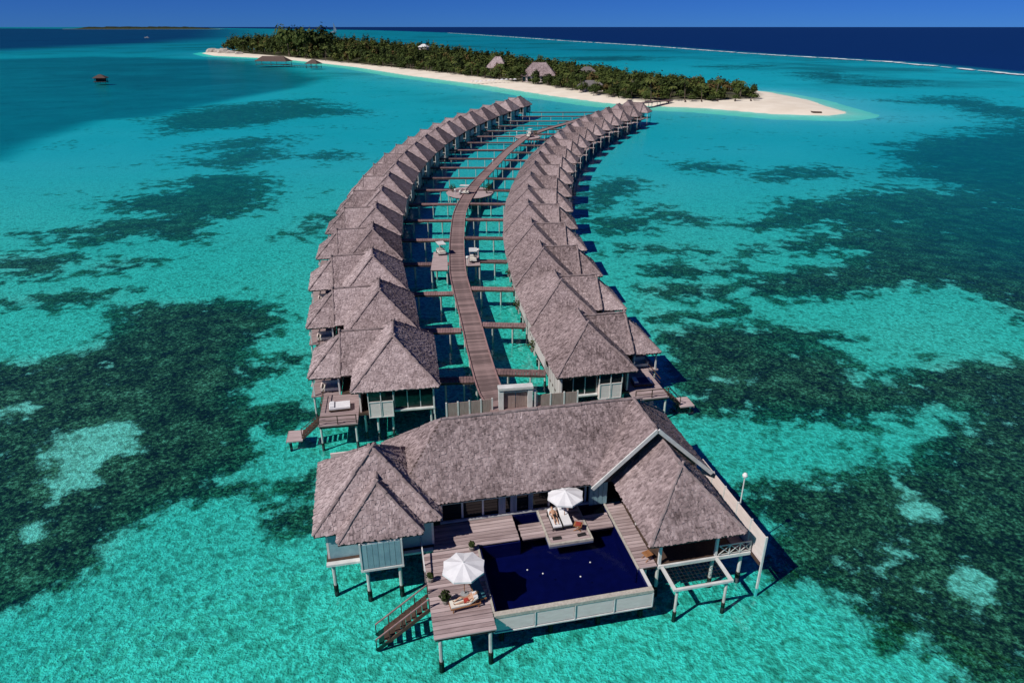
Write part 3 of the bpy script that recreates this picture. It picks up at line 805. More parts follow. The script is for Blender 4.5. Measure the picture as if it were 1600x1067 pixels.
# floors
MB().box(-5.0,16.0,5.45,12.6,2.3,2.62).build('floor', M['darkwood'], S)
MB().box(-12.4,-5.02,2.9,11.2,2.3,2.62).build('floor', M['darkwood'], S)
MB().box(9.75,16.6,-2.05,5.44,2.35,2.61).build('pavilion_floor', M['darkwood'], S)
# walls
MB().box(-12.3,-12.15,3.2,11.0,2.62,5.0).build('wall', M['panel'], S)
MB().box(-12.14,16.0,12.3,12.45,2.62,5.2).build('wall', M['panel'], S)
MB().box(15.85,16.0,5.5,12.29,2.62,5.2).build('wall', M['panel'], S)
MB().box(-12.14,-10.1,3.2,3.35,2.62,5.0).build('wall', M['louvre'], S)
MB().box(-7.2,-5.1,3.2,3.35,2.62,5.0).build('wall', M['louvre'], S)
MB().box(-5.1,-4.95,3.2,6.0,2.62,5.0).build('wall', M['panel'], S)
gw = MB().add([(7.6,4.62,4.9),(15.6,4.62,4.9),(11.6,4.62,8.9),(7.6,4.7,4.9),(15.6,4.7,4.9),(11.6,4.7,8.9)], [(0,1,2),(5,4,3),(0,3,4,1),(1,4,5,2),(2,5,3,0)])
gw.build('gable_wall', M['roofbody'], S)
# glazed front to the pool
MB().box(-4.3,8.5,5.25,5.44,2.56,2.70).build('threshold', M['white'], S)
xs = [-4.15,-2.6,-1.05,0.5,1.15,2.6,4.05,5.5,6.95]
for k, x in enumerate(xs):
    MB().box(x-0.07,x+0.07,5.5,5.64,2.70,5.1).build('mullion', M['white'], S)
for a, b in zip(xs, xs[1:]):
    MB().box(a+0.08,b-0.08,5.56,5.60,2.71,5.0).build('window', M['glass'], S)
def curtain(x0, x1, y, z0, z1, name='curtain', mat='curtain'):
    m = MB(); n = 14
    P = []
    for i in range(n+1):
        t = i/n; P.append((x0+(x1-x0)*t, y+0.07*math.sin(i*2.2)))
    for (a, b), (c_, d) in zip(P, P[1:]):
        m.add([(a,b,z0),(c_,d,z0),(c_,d,z1),(a,b,z1),(a,b+0.03,z0),(c_,d+0.03,z0),(c_,d+0.03,z1),(a,b+0.03,z1)], [(0,1,2,3),(7,6,5,4),(3,2,6,7),(0,4,5,1)])
    m.build(name, M[mat], S)
curtain(0.1,0.62,5.36,2.72,4.95); curtain(1.0,1.5,5.36,2.72,4.95); curtain(2.4,2.75,5.36,2.72,4.95)
curtain(7.15,8.4,5.40,2.72,4.95)
for k in range(4):
    x0 = 7.1+k*0.36
    MB().box(x0,x0+0.33,5.0,5.06,2.64,4.9).build('louvre_panel', M['louvre'], S)
# bay of the left wing
MB().box(-10.0,-7.3,1.75,3.18,2.35,4.75).build('bay_base', M['panel'], S)
for k in range(7):
    x0 = -9.94+k*0.372
    MB().box(x0,x0+0.35,1.66,1.74,2.62,4.66).build('louvre_panel', M['louvre'], S)
MB().box(-10.1,-7.2,1.60,1.74,2.42,2.58).box(-10.08,-9.96,1.62,1.74,2.6,4.8).box(-7.33,-7.21,1.62,1.74,2.6,4.8).build('bay_frame', M['white'], S)
MB().box(-12.4,-10.15,2.55,2.9,2.45,2.62).build('sill', M['white'], S)
MB().box(-7.15,-5.1,2.6,2.9,2.45,2.62).build('sill', M['white'], S)
# stilts
def stilt(x, y, zt=2.3, r=0.125): post(S, x, y, zt, r, fz=0.42)
for x, y in ((-12.0,2.9),(-9.7,1.9),(-7.5,1.9),(-5.3,3.1),(-12.0,7),(-8.6,7),(-5.3,7),(-12.0,11),(-8.6,11),(-5.3,11),(-1,6),(3,6),(7,6),(11,6),(15,6),(-1,11.5),(3,11.5),(7,11.5),(11,11.5),(15,11.5)): stilt(x, y)
for x, y in ((-5.5,-4.9),(-2.4,-4.9),(-5.5,-0.8),(-2.4,-0.8),(-5.5,3),(9.0,-1.7),(9.9,-1.8),(14.0,-1.8),(16.2,-1.8),(9.9,2),(14,2),(16.2,2)): stilt(x, y, 2.25)
for x in (-1.4,1.9,5.2,8.2):
    for y in (-3.3,0.0): stilt(x, y, 1.15)
stilt(10.25,-4.2,2.3,0.1); stilt(13.8,-4.2,2.3,0.1)
# timber decks: single boards
def planks(name, x0, x1, y0, y1, z, pw=0.34, gap=0.05, along='x'):
    d = MB().box(x0+0.05,x1-0.05,y0+0.1,y1-0.1,z-0.30,z-0.09).build(name, M['darkwood'], S)
    y = y0
    a0, a1 = (y0, y1) if along == 'x' else (x0, x1)
    n = max(1, round((a1-a0)/pw)); w = (a1-a0)/n
    for k in range(n):
        p = a0+k*w
        j = rnd.uniform(-0.035, 0.035)
        m = MB().box(x0-max(0,j),x1+j*0.5,p+gap/2,p+w-gap/2,z-0.085,z+rnd.uniform(-0.008,0.008)) if along == 'x' else MB().box(p+gap/2,p+w-gap/2,y0,y1,z-0.085,z)
        m.build('plank', M['deck'], d)
    return d
planks('deck', -5.85, -2.06, -5.15, 2.36, FLOOR)
planks('terrace', -5.1, 1.08, 2.42, 5.2, FLOOR)
planks('side_deck', 8.42, 9.7, -2.1, 4.95, FLOOR)
planks('pool_bridge', 1.3, 2.98, 2.35, 4.0, FLOOR)
planks('pool_bridge', 6.28, 8.15, 2.35, 4.0, FLOOR)
planks('pool_platform', 3.15, 6.1, 1.45, 5.2, FLOOR+0.06)
fr = MB().box(3.0,6.25,1.3,1.44,2.35,2.70).box(3.0,3.14,1.445,5.2,2.35,2.69).box(6.11,6.25,1.445,5.2,2.35,2.69)
fr.build('platform_edge', M['coping'], S)
MB().box(8.28,8.41,-2.1,5.0,2.3,2.63).build('deck_edge', M['coping'], S)
# pool
def pool_water():
    m, nt, bs, o = new_mat('pool_water')
    nt.nodes.remove(bs)
    tr = nd(nt, 'ShaderNodeBsdfTransparent'); tr.inputs[0].default_value = (0.42, 0.52, 0.80, 1)
    gl = nd(nt, 'ShaderNodeBsdfGlossy'); gl.inputs['Roughness'].default_value = 0.06
    tc = nd(nt, 'ShaderNodeTexCoord').outputs['Object']
    bn = bump(nt, noise(nt, 1.6, 2, 0.5, tc), 0.25, 0.05)
    nt.links.new(bn, gl.inputs['Normal'])
    fr = nd(nt, 'ShaderNodeFresnel'); fr.inputs[0].default_value = 1.33; nt.links.new(bn, fr.inputs['Normal'])
    mx = nd(nt, 'ShaderNodeMixShader')
    nt.links.new(math_(nt, 'MULTIPLY', fr.outputs[0], 0.5), mx.inputs[0])
    nt.links.new(tr.outputs[0], mx.inputs[1]); nt.links.new(gl.outputs[0], mx.inputs[2]); nt.links.new(mx.outputs[0], o.inputs[0])
    return m
M['poolwater'] = pool_water()
basin = MB().box(-1.9,8.4,-3.75,2.3,1.1,1.35).box(1.1,8.4,2.31,5.24,1.1,1.35)
basin.box(-1.9,-1.8,-3.7,2.25,1.36,2.56).box(8.3,8.4,-3.7,-2.12,1.36,2.52).box(-1.8,1.1,2.25,2.35,1.36,2.5).box(1.0,1.1,2.36,5.2,1.36,2.5).box(1.11,8.27,5.14,5.24,1.36,2.5).box(8.2,8.27,-2.1,5.1,1.36,2.5)
pb = basin.build('pool', M['tile'], S)
MB().add([(-1.82,-3.72,2.50),(8.28,-3.72,2.50),(8.28,5.2,2.50),(1.06,5.2,2.50),(1.06,2.3,2.50),(-1.82,2.3,2.50)], [(0,1,2,3,4,5)]).build('pool_water', M['poolwater'], pb)
for x, y in ((0.95,-0.55),(1.9,-1.1),(5.35,-0.75),(4.3,-1.9)):
    MB().lathe([(0.02,2.46),(0.06,2.5),(0.06,2.53),(0.02,2.56)],8,(x,y)).build('floating_light', M['white'], pb)
MB().box(-2.05,-1.91,-3.75,2.33,2.2,2.63).build('coping', M['coping'], S)
MB().box(-2.0,8.62,-4.12,-3.76,2.35,2.58).build('coping', M['coping'], S)
MB().box(8.41,8.62,-3.755,-2.13,2.35,2.585).build('coping', M['white'], S)
MB().box(-2.0,8.6,-4.02,-3.77,1.15,2.34).build('pool_wall', M['panel'], S)
for k in range(4):
    x0 = -2.02+k*2.66
    MB().box(x0+0.08,x0+2.58,-4.08,-4.025,1.24,2.30).build('panel', M['panel'], S)
for k in range(5):
    x0 = -2.02+k*2.655
    MB().box(x0-0.035,x0+0.04,-4.13,-4.03,1.12,2.34).build('panel_batten', M['white'], S)
MB().box(-2.0,8.6,-4.125,-4.03,1.08,1.17).build('bottom_batten', M['white'], S)
MB().box(-2.05,-2.005,-4.0,-0.5,1.15,2.19).build('panel', M['panel'], S)
MB().box(8.601,8.65,-3.98,0.0,1.15,2.34).build('panel', M['panel'], S)
# pavilion, net frame and balcony
for x, y in ((9.87,-1.98),(14.05,-1.98),(9.87,2.2),(14.05,2.2),(15.3,-1.98)):
    if x < 15: MB().box(x-0.09,x+0.09,y-0.09,y+0.09,2.6,5.0).build('pavilion_post', M['white'], S)
MB().box(9.75,16.65,-2.2,-2.06,2.36,2.60).build('edge_beam', M['white'], S)
MB().box(9.9,10.1,-4.4,-2.22,2.40,2.58).box(13.95,14.15,-4.4,-2.22,2.40,2.58).box(10.11,13.94,-4.42,-4.24,2.41,2.57).build('net_frame', M['white'], S)
net = MB()
for k in range(13): net.beam((10.25+k*0.3,-4.22,2.44),(10.25+k*0.3,-2.24,2.44),0.012,0.012)
for k in range(7): net.beam((10.12,-4.1+k*0.3,2.455),(13.93,-4.1+k*0.3,2.455),0.012,0.012)
net.build('net', M['rope'], S)
bl = empty('balustrade'); bl.parent = S
MB().beam((14.2,-2.12,3.5),(16.6,-2.12,3.5),0.07,0.07).beam((14.2,-2.12,2.72),(16.6,-2.12,2.72),0.05,0.05).build('rail', M['post'], bl)
for k in range(3):
    x0 = 14.2+k*0.8
    MB().beam((x0,-2.14,2.75),(x0+0.78,-2.14,3.46),0.045,0.045).beam((x0,-2.10,3.46),(x0+0.78,-2.10,2.75),0.045,0.045).build('cross_brace', M['post'], bl)
    MB().box(x0+0.76,x0+0.82,-2.16,-2.09,2.61,3.54).build('baluster', M['post'], bl)
# privacy screen on the right
for k in range(5):
    y0 = -3.35+k*1.9
    MB().box(16.78,16.84,y0+0.06,y0+1.84,2.55,4.78).build('screen_panel', M['panel'], S)
    MB().box(16.74,16.88,y0-0.055,y0+0.055,2.3 if k else -1.05,4.85).build('screen_post', M['white'], S)
MB().beam((16.7,-3.3,2.45),(16.7,6.1,2.45),0.12,0.16).build('screen_beam', M['darkwood'], S)
MB().box(15.65,16.6,-2.0,6.0,2.615,2.66).build('side_walk', M['deck'], S)
# handrail on the left deck edge and the bathing steps
MB().beam((-5.9,0.0,3.15),(-5.9,3.3,3.35),0.08,0.08).build('handrail', M['white'], S)
for y in (0.05, 1.2, 2.3, 3.2):
    MB().box(-5.95,-5.86,y-0.04,y+0.04,2.2,3.12).build('baluster', M['deck'], S)
st = MB()
for k in range(9): st.box(-6.35-k*0.36,-6.0-k*0.36,-2.55,-1.45,2.36-k*0.28,2.42-k*0.28)
sb = st.build('bathing_stair', M['darkwood'], S)
for y in (-2.62,-1.38):
    MB().beam((-5.9,y,2.45),(-9.4,y,-0.3),0.09,0.24).build('stringer', M['darkwood'], sb)
    MB().beam((-5.9,y,3.35),(-9.4,y,0.65),0.07,0.07).build('handrail', M['bridge'], sb)
    for k in range(5):
        t = k/4; x = -5.9-3.5*t; z = 2.45-2.75*t
        MB().box(x-0.035,x+0.035,y-0.035,y+0.035,z,z+0.9).build('baluster', M['darkwood'], sb)
# lamp post behind the screen
lp = empty('lamp_post', suite_pt(17.05,0.55), TH, 'slim white lamp post beside the privacy screen of the suite', 'lamp post')
MB().cyl((0,0,-1.05),(0,0,6.85),0.055,0.045,8).build('pole', M['white'], lp)
MB().box(-0.2,0.03,-0.04,0.04,4.0,4.1).build('bracket', M['white'], lp)
MB().lathe([(0.05,6.85),(0.17,6.95),(0.2,7.1),(0.12,7.25),(0.03,7.3)],10).build('lamp_head', M['lampglass'], lp)

# ------------------------------------------------------------------ parasols and furniture on the suite deck
def parasol(x, y, z, rad, tilt, rz, label):
    p = empty('parasol', suite_pt(x, y, z), TH+rz, label, 'parasol', 'white parasols on the suite decks')
    MB().cyl((0,0,0.08),(0,0,2.6),0.028,0.025,8).build('pole', M['teak'], p)
    MB().lathe([(0.28,0.0),(0.28,0.05),(0.1,0.09),(0.05,0.22)],10).build('base', M['metal'], p)
    n = 8; v = []; fcs = []
    top = Vector((0,0,2.66))
    rim = [Vector((rad*math.cos(2*math.pi*i/n), rad*math.sin(2*math.pi*i/n), 2.28+tilt*rad*math.cos(2*math.pi*i/n))) for i in range(n)]
    m = MB()
    for i in range(n):
        a, b = rim[i], rim[(i+1)%n]; mid = (a+b)/2*0.97 + Vector((0,0,0.03))
        md = (a+b+top)/3 - Vector((0,0,0.05))
        m.add([top,a,mid,b,md,a-Vector((0,0,0.14)),b-Vector((0,0,0.14)),mid-Vector((0,0,0.12))], [(0,1,4),(1,2,4),(2,3,4),(3,0,4),(1,5,7,2),(2,7,6,3)])
    m.build('canopy', M['fabric'], p)
    for r in rim:
        MB().beam(top-Vector((0,0,0.12)), r-Vector((0,0,0.06)), 0.025,0.025).build('rib', M['teak'], p)
    MB().cyl((0,0,2.64),(0,0,2.76),0.04,0.01,6).build('finial', M['white'], p)
parasol(-3.55,-1.9,FLOOR,1.42,0.03,0.2,'white octagonal parasol at the front corner of the deck')
parasol(4.78,3.75,FLOOR+0.06,1.38,0.02,0.1,'white octagonal parasol on the platform in the pool')

def lounger(loc, rz, label, cushion='cushion', back=0.55, towel=None, group=None, L=1.95, W=0.7, wood='teak'):
    o = empty('sun_lounger', loc, rz, label, 'sun lounger', group)
    MB().box(0,L,-W/2,-W/2+0.06,0.26,0.34).box(0,L,W/2-0.06,W/2,0.26,0.34).box(0,0.06,-W/2+0.061,W/2-0.061,0.26,0.34).box(L-0.06,L,-W/2+0.061,W/2-0.061,0.26,0.34).build('frame', M[wood], o)
    for x in (0.12, L-0.18):
        for y in (-W/2+0.005, W/2-0.065): MB().box(x,x+0.06,y,y+0.06,0,0.259).build('leg', M[wood], o)
    ct = MB(); n = 8
    prof = [(0.04,0.36),(L*0.62,0.36),(L*0.62+0.7*math.cos(back),0.36+0.7*math.sin(back))]
    for (x0,z0),(x1,z1) in zip(prof, prof[1:]):
        d = Vector((x1-x0,0,z1-z0)).normalized(); u = Vector((-d.z,0,d.x))*0.1
        ct.add([(x0,-W/2+0.04,z0),(x1,-W/2+0.04,z1),(x1,W/2-0.04,z1),(x0,W/2-0.04,z0),
                (x0+u.x,-W/2+0.04,z0+u.z),(x1+u.x,-W/2+0.04,z1+u.z),(x1+u.x,W/2-0.04,z1+u.z),(x0+u.x,W/2-0.04,z0+u.z)],
               [(0,3,2,1),(4,5,6,7),(0,1,5,4),(1,2,6,5),(2,3,7,6),(3,0,4,7)])
    c = ct.build('cushion', M[cushion], o)
    bz = MB().beam((L*0.8,-W/2+0.1,0.34),(L*0.62+0.55*math.cos(back),-W/2+0.1,0.34+0.55*math.sin(back)),0.04,0.04)
    bz.beam((L*0.8,W/2-0.1,0.34),(L*0.62+0.55*math.cos(back),W/2-0.1,0.34+0.55*math.sin(back)),0.04,0.04)
    bz.build('back_support', M[wood], o)
    px = L*0.62+0.52*math.cos(back); pz = 0.48+0.52*math.sin(back)
    MB().box(px-0.14,px+0.14,-W/2+0.1,W/2-0.1,pz-0.02,pz+0.08).build('pillow', M['fabric' if cushion != 'teal' else 'teal'], o)
    if towel:
        MB().box(0.72,1.02,-W/2+0.02,W/2-0.02,0.465,0.52).box(0.74,1.0,-W/2-0.02,-W/2+0.018,0.22,0.515).build('towel', M[towel], o)
    return o
lounger(suite_pt(-4.65,-3.05,FLOOR), TH+R(6), 'teak sun lounger with cream cushion below the front parasol, a person on it', group='sun loungers of the suite')
lounger(suite_pt(-2.6,-2.9,FLOOR), TH+R(98), 'teal cushioned sun lounger in the shade of the front parasol', 'teal', 0.35, group='sun loungers of the suite', wood='teak')
lounger(suite_pt(3.95,2.55,FLOOR+0.06), TH+R(90), 'white cushioned sun lounger on the pool platform, left of a matching one', 'fabric', 0.3, group='sun loungers of the suite', wood='charcoal', W=0.72)
lounger(suite_pt(4.75,2.62,FLOOR+0.06), TH+R(90), 'white cushioned sun lounger on the pool platform, right of a matching one', 'fabric', 0.3, group='sun loungers of the suite', wood='charcoal', W=0.72)

def folding_table(loc, rz, label, cloth=None):
    o = empty('folding_table', loc, rz, label, 'table', 'small folding teak tables')
    m = MB()
    for k in range(5): m.box(-0.3+k*0.122,-0.3+k*0.122+0.11,-0.28,0.28,0.47,0.5)
    m.build('top', M['teak'], o)
    for y in (-0.22,0.22):
        MB().beam((-0.28,y,0.0),(0.28,y,0.46),0.04,0.04).build('leg', M['teak'], o)
        MB().beam((0.28,y*0.8,0.0),(-0.28,y*0.8,0.46),0.04,0.04).build('leg', M['teak'], o)
    if cloth: MB().box(-0.18,0.2,-0.2,0.2,0.502,0.56).build('folded_cloth', M[cloth], o)
folding_table(suite_pt(9.25,-1.35,FLOOR), TH+0.3, 'small folding teak table at the end of the side deck', None)
folding_table(suite_pt(5.45,2.5,FLOOR+0.06), TH-0.5, 'small folding teak table with a folded towel on the pool platform', 'red')
for i, x in enumerate((3.7, 5.55)):
    t = empty('floor_tray', suite_pt(x,1.85,FLOOR+0.07), TH+0.1*i, ['dark low tray at the left front corner of the pool platform','dark low tray at the right front corner of the pool platform'][i], 'tray', 'dark trays on the pool platform')
    MB().box(-0.32,0.32,-0.12,0.12,0,0.05).build('base', M['charcoal'], t)
    MB().box(-0.32,0.32,-0.12,-0.09,0.051,0.1).box(-0.32,0.32,0.09,0.12,0.051,0.1).build('rim', M['charcoal'], t)

def leafy(mb, n, c, rx, ry, rz_, size, rg, shell=0.55, tint=(0, 1), up=0.0):
    """leaf faces spread through an ellipsoid"""
    for _ in range(n):
        while True:
            p = Vector((rg.uniform(-1,1), rg.uniform(-1,1), rg.uniform(-1,1)))
            if shell < p.length < 1: break
        q = Vector((c[0]+p.x*rx, c[1]+p.y*ry, c[2]+p.z*rz_))
        d = Vector((p.x+rg.uniform(-.8,.8), p.y+rg.uniform(-.8,.8), p.z+rg.uniform(-.5,.9)+up)).normalized()
        a = d.cross(Vector((rg.random(), rg.random(), rg.random()+0.1))).normalized(); b = d.cross(a)
        s = size*rg.uniform(0.6, 1.3)
        mb.add([q-a*s-b*s*.35, q+a*s*.2-b*s*.6, q+a*s, q+a*s*.1+b*s*.55], [(0,1,2,3)], min(1, max(0, rg.uniform(*tint))))

def potted(loc, label, h=0.8, n=120, cat='potted plant', group=None):
    rg2 = random.Random(int(loc[0]*100) + int(loc[1]*37))
    o = empty('potted_plant', loc, 0, label, cat, group)
    MB().lathe([(0.16,0),(0.22,0.25),(0.24,0.32),(0.2,0.34)],10).build('pot', M['potclay'], o)
    m = MB(); leafy(m, n, (0,0,0.35+h*0.45), h*0.5, h*0.5, h*0.45, 0.13, rg2, 0.1, (0, 0.5), 0.3)
    for k in range(4): m.add([(0,0,0.3),(0.02,0,0.3),(0.2*math.cos(k*1.6),0.2*math.sin(k*1.6),0.3+h*0.5)], [(0,1,2)], 0.1)
    m.build('foliage', M['leaf'], o)
potted(suite_pt(-4.85,-2.45,FLOOR), 'dark leafy potted plant at the foot of the teak lounger', 0.75, 150)
potted(suite_pt(-2.45,2.05,FLOOR), 'small potted plant at the back corner of the pool', 0.45, 90)
potted(suite_pt(-5.6,-0.35,FLOOR), 'small potted plant at the top of the bathing steps', 0.4, 70)

# ------------------------------------------------------------------ gate and fence at the near end of the walkway
G = empty('entrance_gate', (0.25,57.3,0), R(8), 'white portal with timber double door across the walkway', 'gate')
for x in (-1.55,1.25):
    MB().box(x,x+0.45,-0.3,0.3,2.3,4.7).build('pillar', M['white'], G)
MB().box(-1.6,1.75,-0.4,0.4,4.71,4.95).build('lintel', M['white'], G)
MB().box(-1.08,1.23,-0.1,0.1,4.3,4.42).build('rail', M['white'], G)
MB().box(-1.09,0.05,-0.06,0.0,2.62,4.29).build('door_leaf', M['door'], G)
d2 = MB().box(0.0,1.1,-0.06,0.0,2.62,4.2).build('door_leaf', M['door'], G, (0.12,0.0,0), (0,0,R(6)))
MB().box(1.85,2.05,-0.2,0.2,2.3,4.3).build('pillar', M['white'], G)
MB().box(-2.4,2.6,-1.6,1.2,2.3,2.59).build('landing', M['walk'], G)
for x in (-2.1,2.3):
    for y in (-1.3,0.9): MB().cyl((x,y,-1.05),(x,y,2.3),0.13,0.13,8).build('post', M['post'], G)
def fence(p, q, n, label):
    p = Vector(p); q = Vector(q); an = math.atan2(q.y-p.y, q.x-p.x); L = (q-p).length
    F = empty('fence', (p.x,p.y,0), an, label, 'fence', 'low panel fences beside the gate')
    for k in range(n):
        a = L*k/n
        MB().box(a+0.08,a+L/n-0.08,-0.03,0.03,2.3,3.75).build('panel', M['door'], F)
    for k in range(n+1):
        a = L*k/n
        MB().box(a-0.07,a+0.07,-0.07,0.07,2.1,3.85).build('post', M['white'], F)
    MB().box(0,L,-0.4,0.4,2.0,2.09).build('ledge', M['darkwood'], F)
    for k in range(0, n+1, 2):
        MB().cyl((L*k/n,0,-1.05),(L*k/n,0,2.0),0.12,0.12,8).build('stilt', M['post'], F)
fence((-6.2,56.0),(-1.9,56.9),4,'low panelled fence left of the white gate, behind the suite roof')
fence((2.4,57.7),(6.4,58.4),3,'low panelled fence right of the white gate, behind the suite roof')

# ------------------------------------------------------------------ villa daybeds
def daybed(parent_v, side, i, loc, rz, label, cloth):
    s = -1 if side == 'R' else 1
    h = parent_v.rotation_euler[2]; X = parent_v.location.x; Y = parent_v.location.y
    x, y = loc[0]*s, loc[1]
    o = empty('daybed', (X+x*math.cos(h)-y*math.sin(h), Y+x*math.sin(h)+y*math.cos(h), 2.42), h+rz*s, label, 'daybed', 'white daybeds on the villa decks')
    MB().box(-1.0,1.0,-0.65,0.65,0.12,0.28).build('base', M['darkwood'], o)
    for a in (-0.9,0.82):
        for b in (-0.6,0.52): MB().box(a,a+0.08,b,b+0.08,0,0.119).build('leg', M['darkwood'], o)
    MB().box(-0.98,0.98,-0.63,0.63,0.281,0.46).build('mattress', M[cloth], o)
    MB().box(-0.9,-0.5,-0.55,-0.02,0.461,0.6).build('pillow', M['fabric'], o)
    MB().box(-0.9,-0.5,0.02,0.55,0.461,0.6).build('pillow', M['fabric'], o)
for side, w in (('L','left'),('R','right')):
    for i in range(6):
        daybed(villas[side][i], side, i, (-9.6,2.1), R(4), f'white daybed on the deck of the {ORD[i]} villa, {w} row', 'fabric' if (side == 'L' or i != 0) else 'navycloth')
        v = villas[side][i]; s = -1 if side == 'R' else 1; h = v.rotation_euler[2]
        x, y = -10.7*s, 6.1
        o = empty('outdoor_sofa', (v.location.x+x*math.cos(h)-y*math.sin(h), v.location.y+x*math.sin(h)+y*math.cos(h), 2.42), h, f'pale outdoor sofa under the veranda of the {ORD[i]} villa, {w} row', 'sofa', 'sofas under the villa verandas')
        MB().box(-0.9,0.9,-0.4,0.4,0.1,0.42).build('seat', M['cushion'], o)
        MB().box(-0.9,0.9,0.405,0.55,0.1,0.85).build('backrest', M['panel'], o)
        for a in (-1.03,0.905): MB().box(a,a+0.125,-0.4,0.55,0.1,0.62).build('arm', M['panel'], o)
        for a in (-0.95,0.87):
            for b in (-0.35,0.42): MB().box(a,a+0.07,b,b+0.07,0,0.099).build('leg', M['darkwood'], o)

# ------------------------------------------------------------------ passing decks, buggies, lamps along the walkway
def deck_slab(poly, label, name='passing_deck', z=FLOOR-0.004):
    cx = sum(p[0] for p in poly)/len(poly); cy = sum(p[1] for p in poly)/len(poly)
    o = empty(name, (cx,cy,0), 0, label, 'deck', 'passing decks along the walkway')
    L = [(p[0]-cx,p[1]-cy,z) for p in poly]
    MB().prism(L, 0.09).build('planking', M['deck'], o)
    MB().prism([(x*0.96,y*0.96,z-0.095) for x,y,_ in L], 0.2).build('frame', M['darkwood'], o)
    for x, y, _ in L: MB().cyl((x*0.9,y*0.9,-1.05),(x*0.9,y*0.9,z-0.3),0.12,0.12,7).build('post', M['post'], o)
    return o
deck_slab([(-12.3,98.3),(-9.7,98.3),(-10.6,107.5),(-12.8,107.5)], 'rectangular passing deck left of the walkway, near its first buggy')
deck_slab([(-7.1,100.4),(-4.9,100.6),(-5.3,105.4),(-7.4,105.4)], 'rectangular passing deck right of the walkway, under a parked buggy')
C0 = (-9.4,152.0)
def ngon(c, rx, ry, n, a0=0.0): return [(c[0]+rx*math.cos(a0+2*math.pi*i/n), c[1]+ry*math.sin(a0+2*math.pi*i/n)) for i in range(n)]
deck_slab(ngon(C0,5.3,6.0,12), 'round timber deck midway along the walkway', 'round_deck', FLOOR-0.11)
deck_slab(ngon((5.2,237.0),4.4,5.6,10), 'far round timber deck on the walkway near the white parked buggies', 'round_deck', FLOOR-0.11)

def buggy(x, y, rz, label):
    o = empty('golf_buggy', (x,y,FLOOR), rz, label, 'golf buggy', 'white golf buggies on the walkway')
    MB().box(-0.55,0.55,-1.1,1.1,0.28,0.42).add([(-0.5,0.7,0.43),(0.5,0.7,0.43),(0.5,1.15,0.43),(-0.5,1.15,0.43),(-0.48,0.72,0.85),(0.48,0.72,0.85),(0.42,1.05,0.75),(-0.42,1.05,0.75)], [(0,3,2,1),(4,5,6,7),(0,1,5,4),(1,2,6,5),(2,3,7,6),(3,0,4,7)]).build('body', M['white'], o)
    MB().box(-0.5,0.5,-0.35,0.15,0.421,0.7).box(-0.5,0.5,-0.45,-0.36,0.55,1.05).build('seat', M['cushion'], o)
    MB().box(-0.5,0.5,-1.05,-0.6,0.421,0.7).build('rear_seat', M['cushion'], o)
    for a in (-0.5,0.5):
        for b in (-1.0,0.75): MB().cyl((a,b,0.5),(a,b*0.85,1.8),0.02,0.02,6).build('roof_post', M['metal'], o)
        for b in (-0.75,0.75): 
            w = MB().cyl((a-0.09,b,0.22),(a+0.09,b,0.22),0.22,0.22,14).build('wheel', M['rubber'], o)
            MB().cyl((a-0.1,b,0.22),(a+0.1,b,0.22),0.1,0.1,8).build('hub', M['metal'], w)
    MB().box(-0.62,0.62,-1.15,0.9,1.8,1.87).build('roof', M['white'], o)
    MB().cyl((0.2,0.35,0.9),(0.2,0.3,0.95),0.16,0.16,10).build('steering_wheel', M['rubber'], o)
buggy(-6.1,102.8,R(4),'white golf buggy parked right of the walkway on the first passing deck')
buggy(-11.5,106.4,R(20),'white golf buggy parked left of the walkway on the first passing deck')
buggy(-10.5,150.2,R(80),'white golf buggy standing on the round deck midway along the walkway')
buggy(5.6,235.5,R(-15),'white golf buggy on the far round deck, nearer of two')
buggy(6.2,241.0,R(-20),'white golf buggy on the far round deck, farther of two')
for i, (x, y) in enumerate(((-5.4,105.0),(-6.9,101.0),(-12.4,149.0),(-5.1,185.5),(1.6,238.5))):
    o = empty('lamp_bollard', (x,y,FLOOR-0.02), 0, ['white lamp bollard beside the parked buggy on the right passing deck','white lamp bollard where the first passing deck meets the walkway','white lamp bollard on the left rim of the round deck','small white lamp bollard on the walkway beyond the round deck','white lamp bollard on the left of the far round deck'][i], 'lamp', 'lamp bollards along the walkway')
    MB().cyl((0,0,0),(0,0,0.95),0.08,0.07,8).build('pole', M['white'], o)
    MB().lathe([(0.08,0.95),(0.22,1.05),(0.24,1.22),(0.12,1.36)],10).build('globe', M['lampglass'], o)
for i, (x, y) in enumerate(((-5.6,151.0),(-5.2,153.6),(-13.3,152.5),(8.0,239.0))):
    potted((x,y,FLOOR-0.11), ['leafy green shrub in a pot on the right of the round deck, nearer one','leafy green shrub in a pot on the right of the round deck, farther one','leafy green shrub in a pot on the left of the round deck','leafy green shrub in a pot on the far round deck'][i], 1.7, 160, 'shrub', 'potted shrubs on the round decks')
for i in range(3):
    v = villas['R'][i]; h = v.rotation_euler[2]; x, y = 0.25, 12.1
    potted((v.location.x+x*math.cos(h)-y*math.sin(h), v.location.y+x*math.sin(h)+y*math.cos(h), 2.3), f'yellow-green potted shrub at the entrance of the {ORD[i]} right-row villa', 1.2, 120, 'shrub', 'potted shrubs at villa entrances')

# ------------------------------------------------------------------ island vegetation
def island_z(x, y):
    d = float(sdf(np.array([x]), np.array([y]), ISLAND)[0])
    return 0.3+1.7*(1-math.exp(-max(0, d)/9.0))

def tree_height(y):                           # taller wood towards the far end
    return 8.0 + 19.0*min(1.0, max(0.0, (y-370)/750.0))

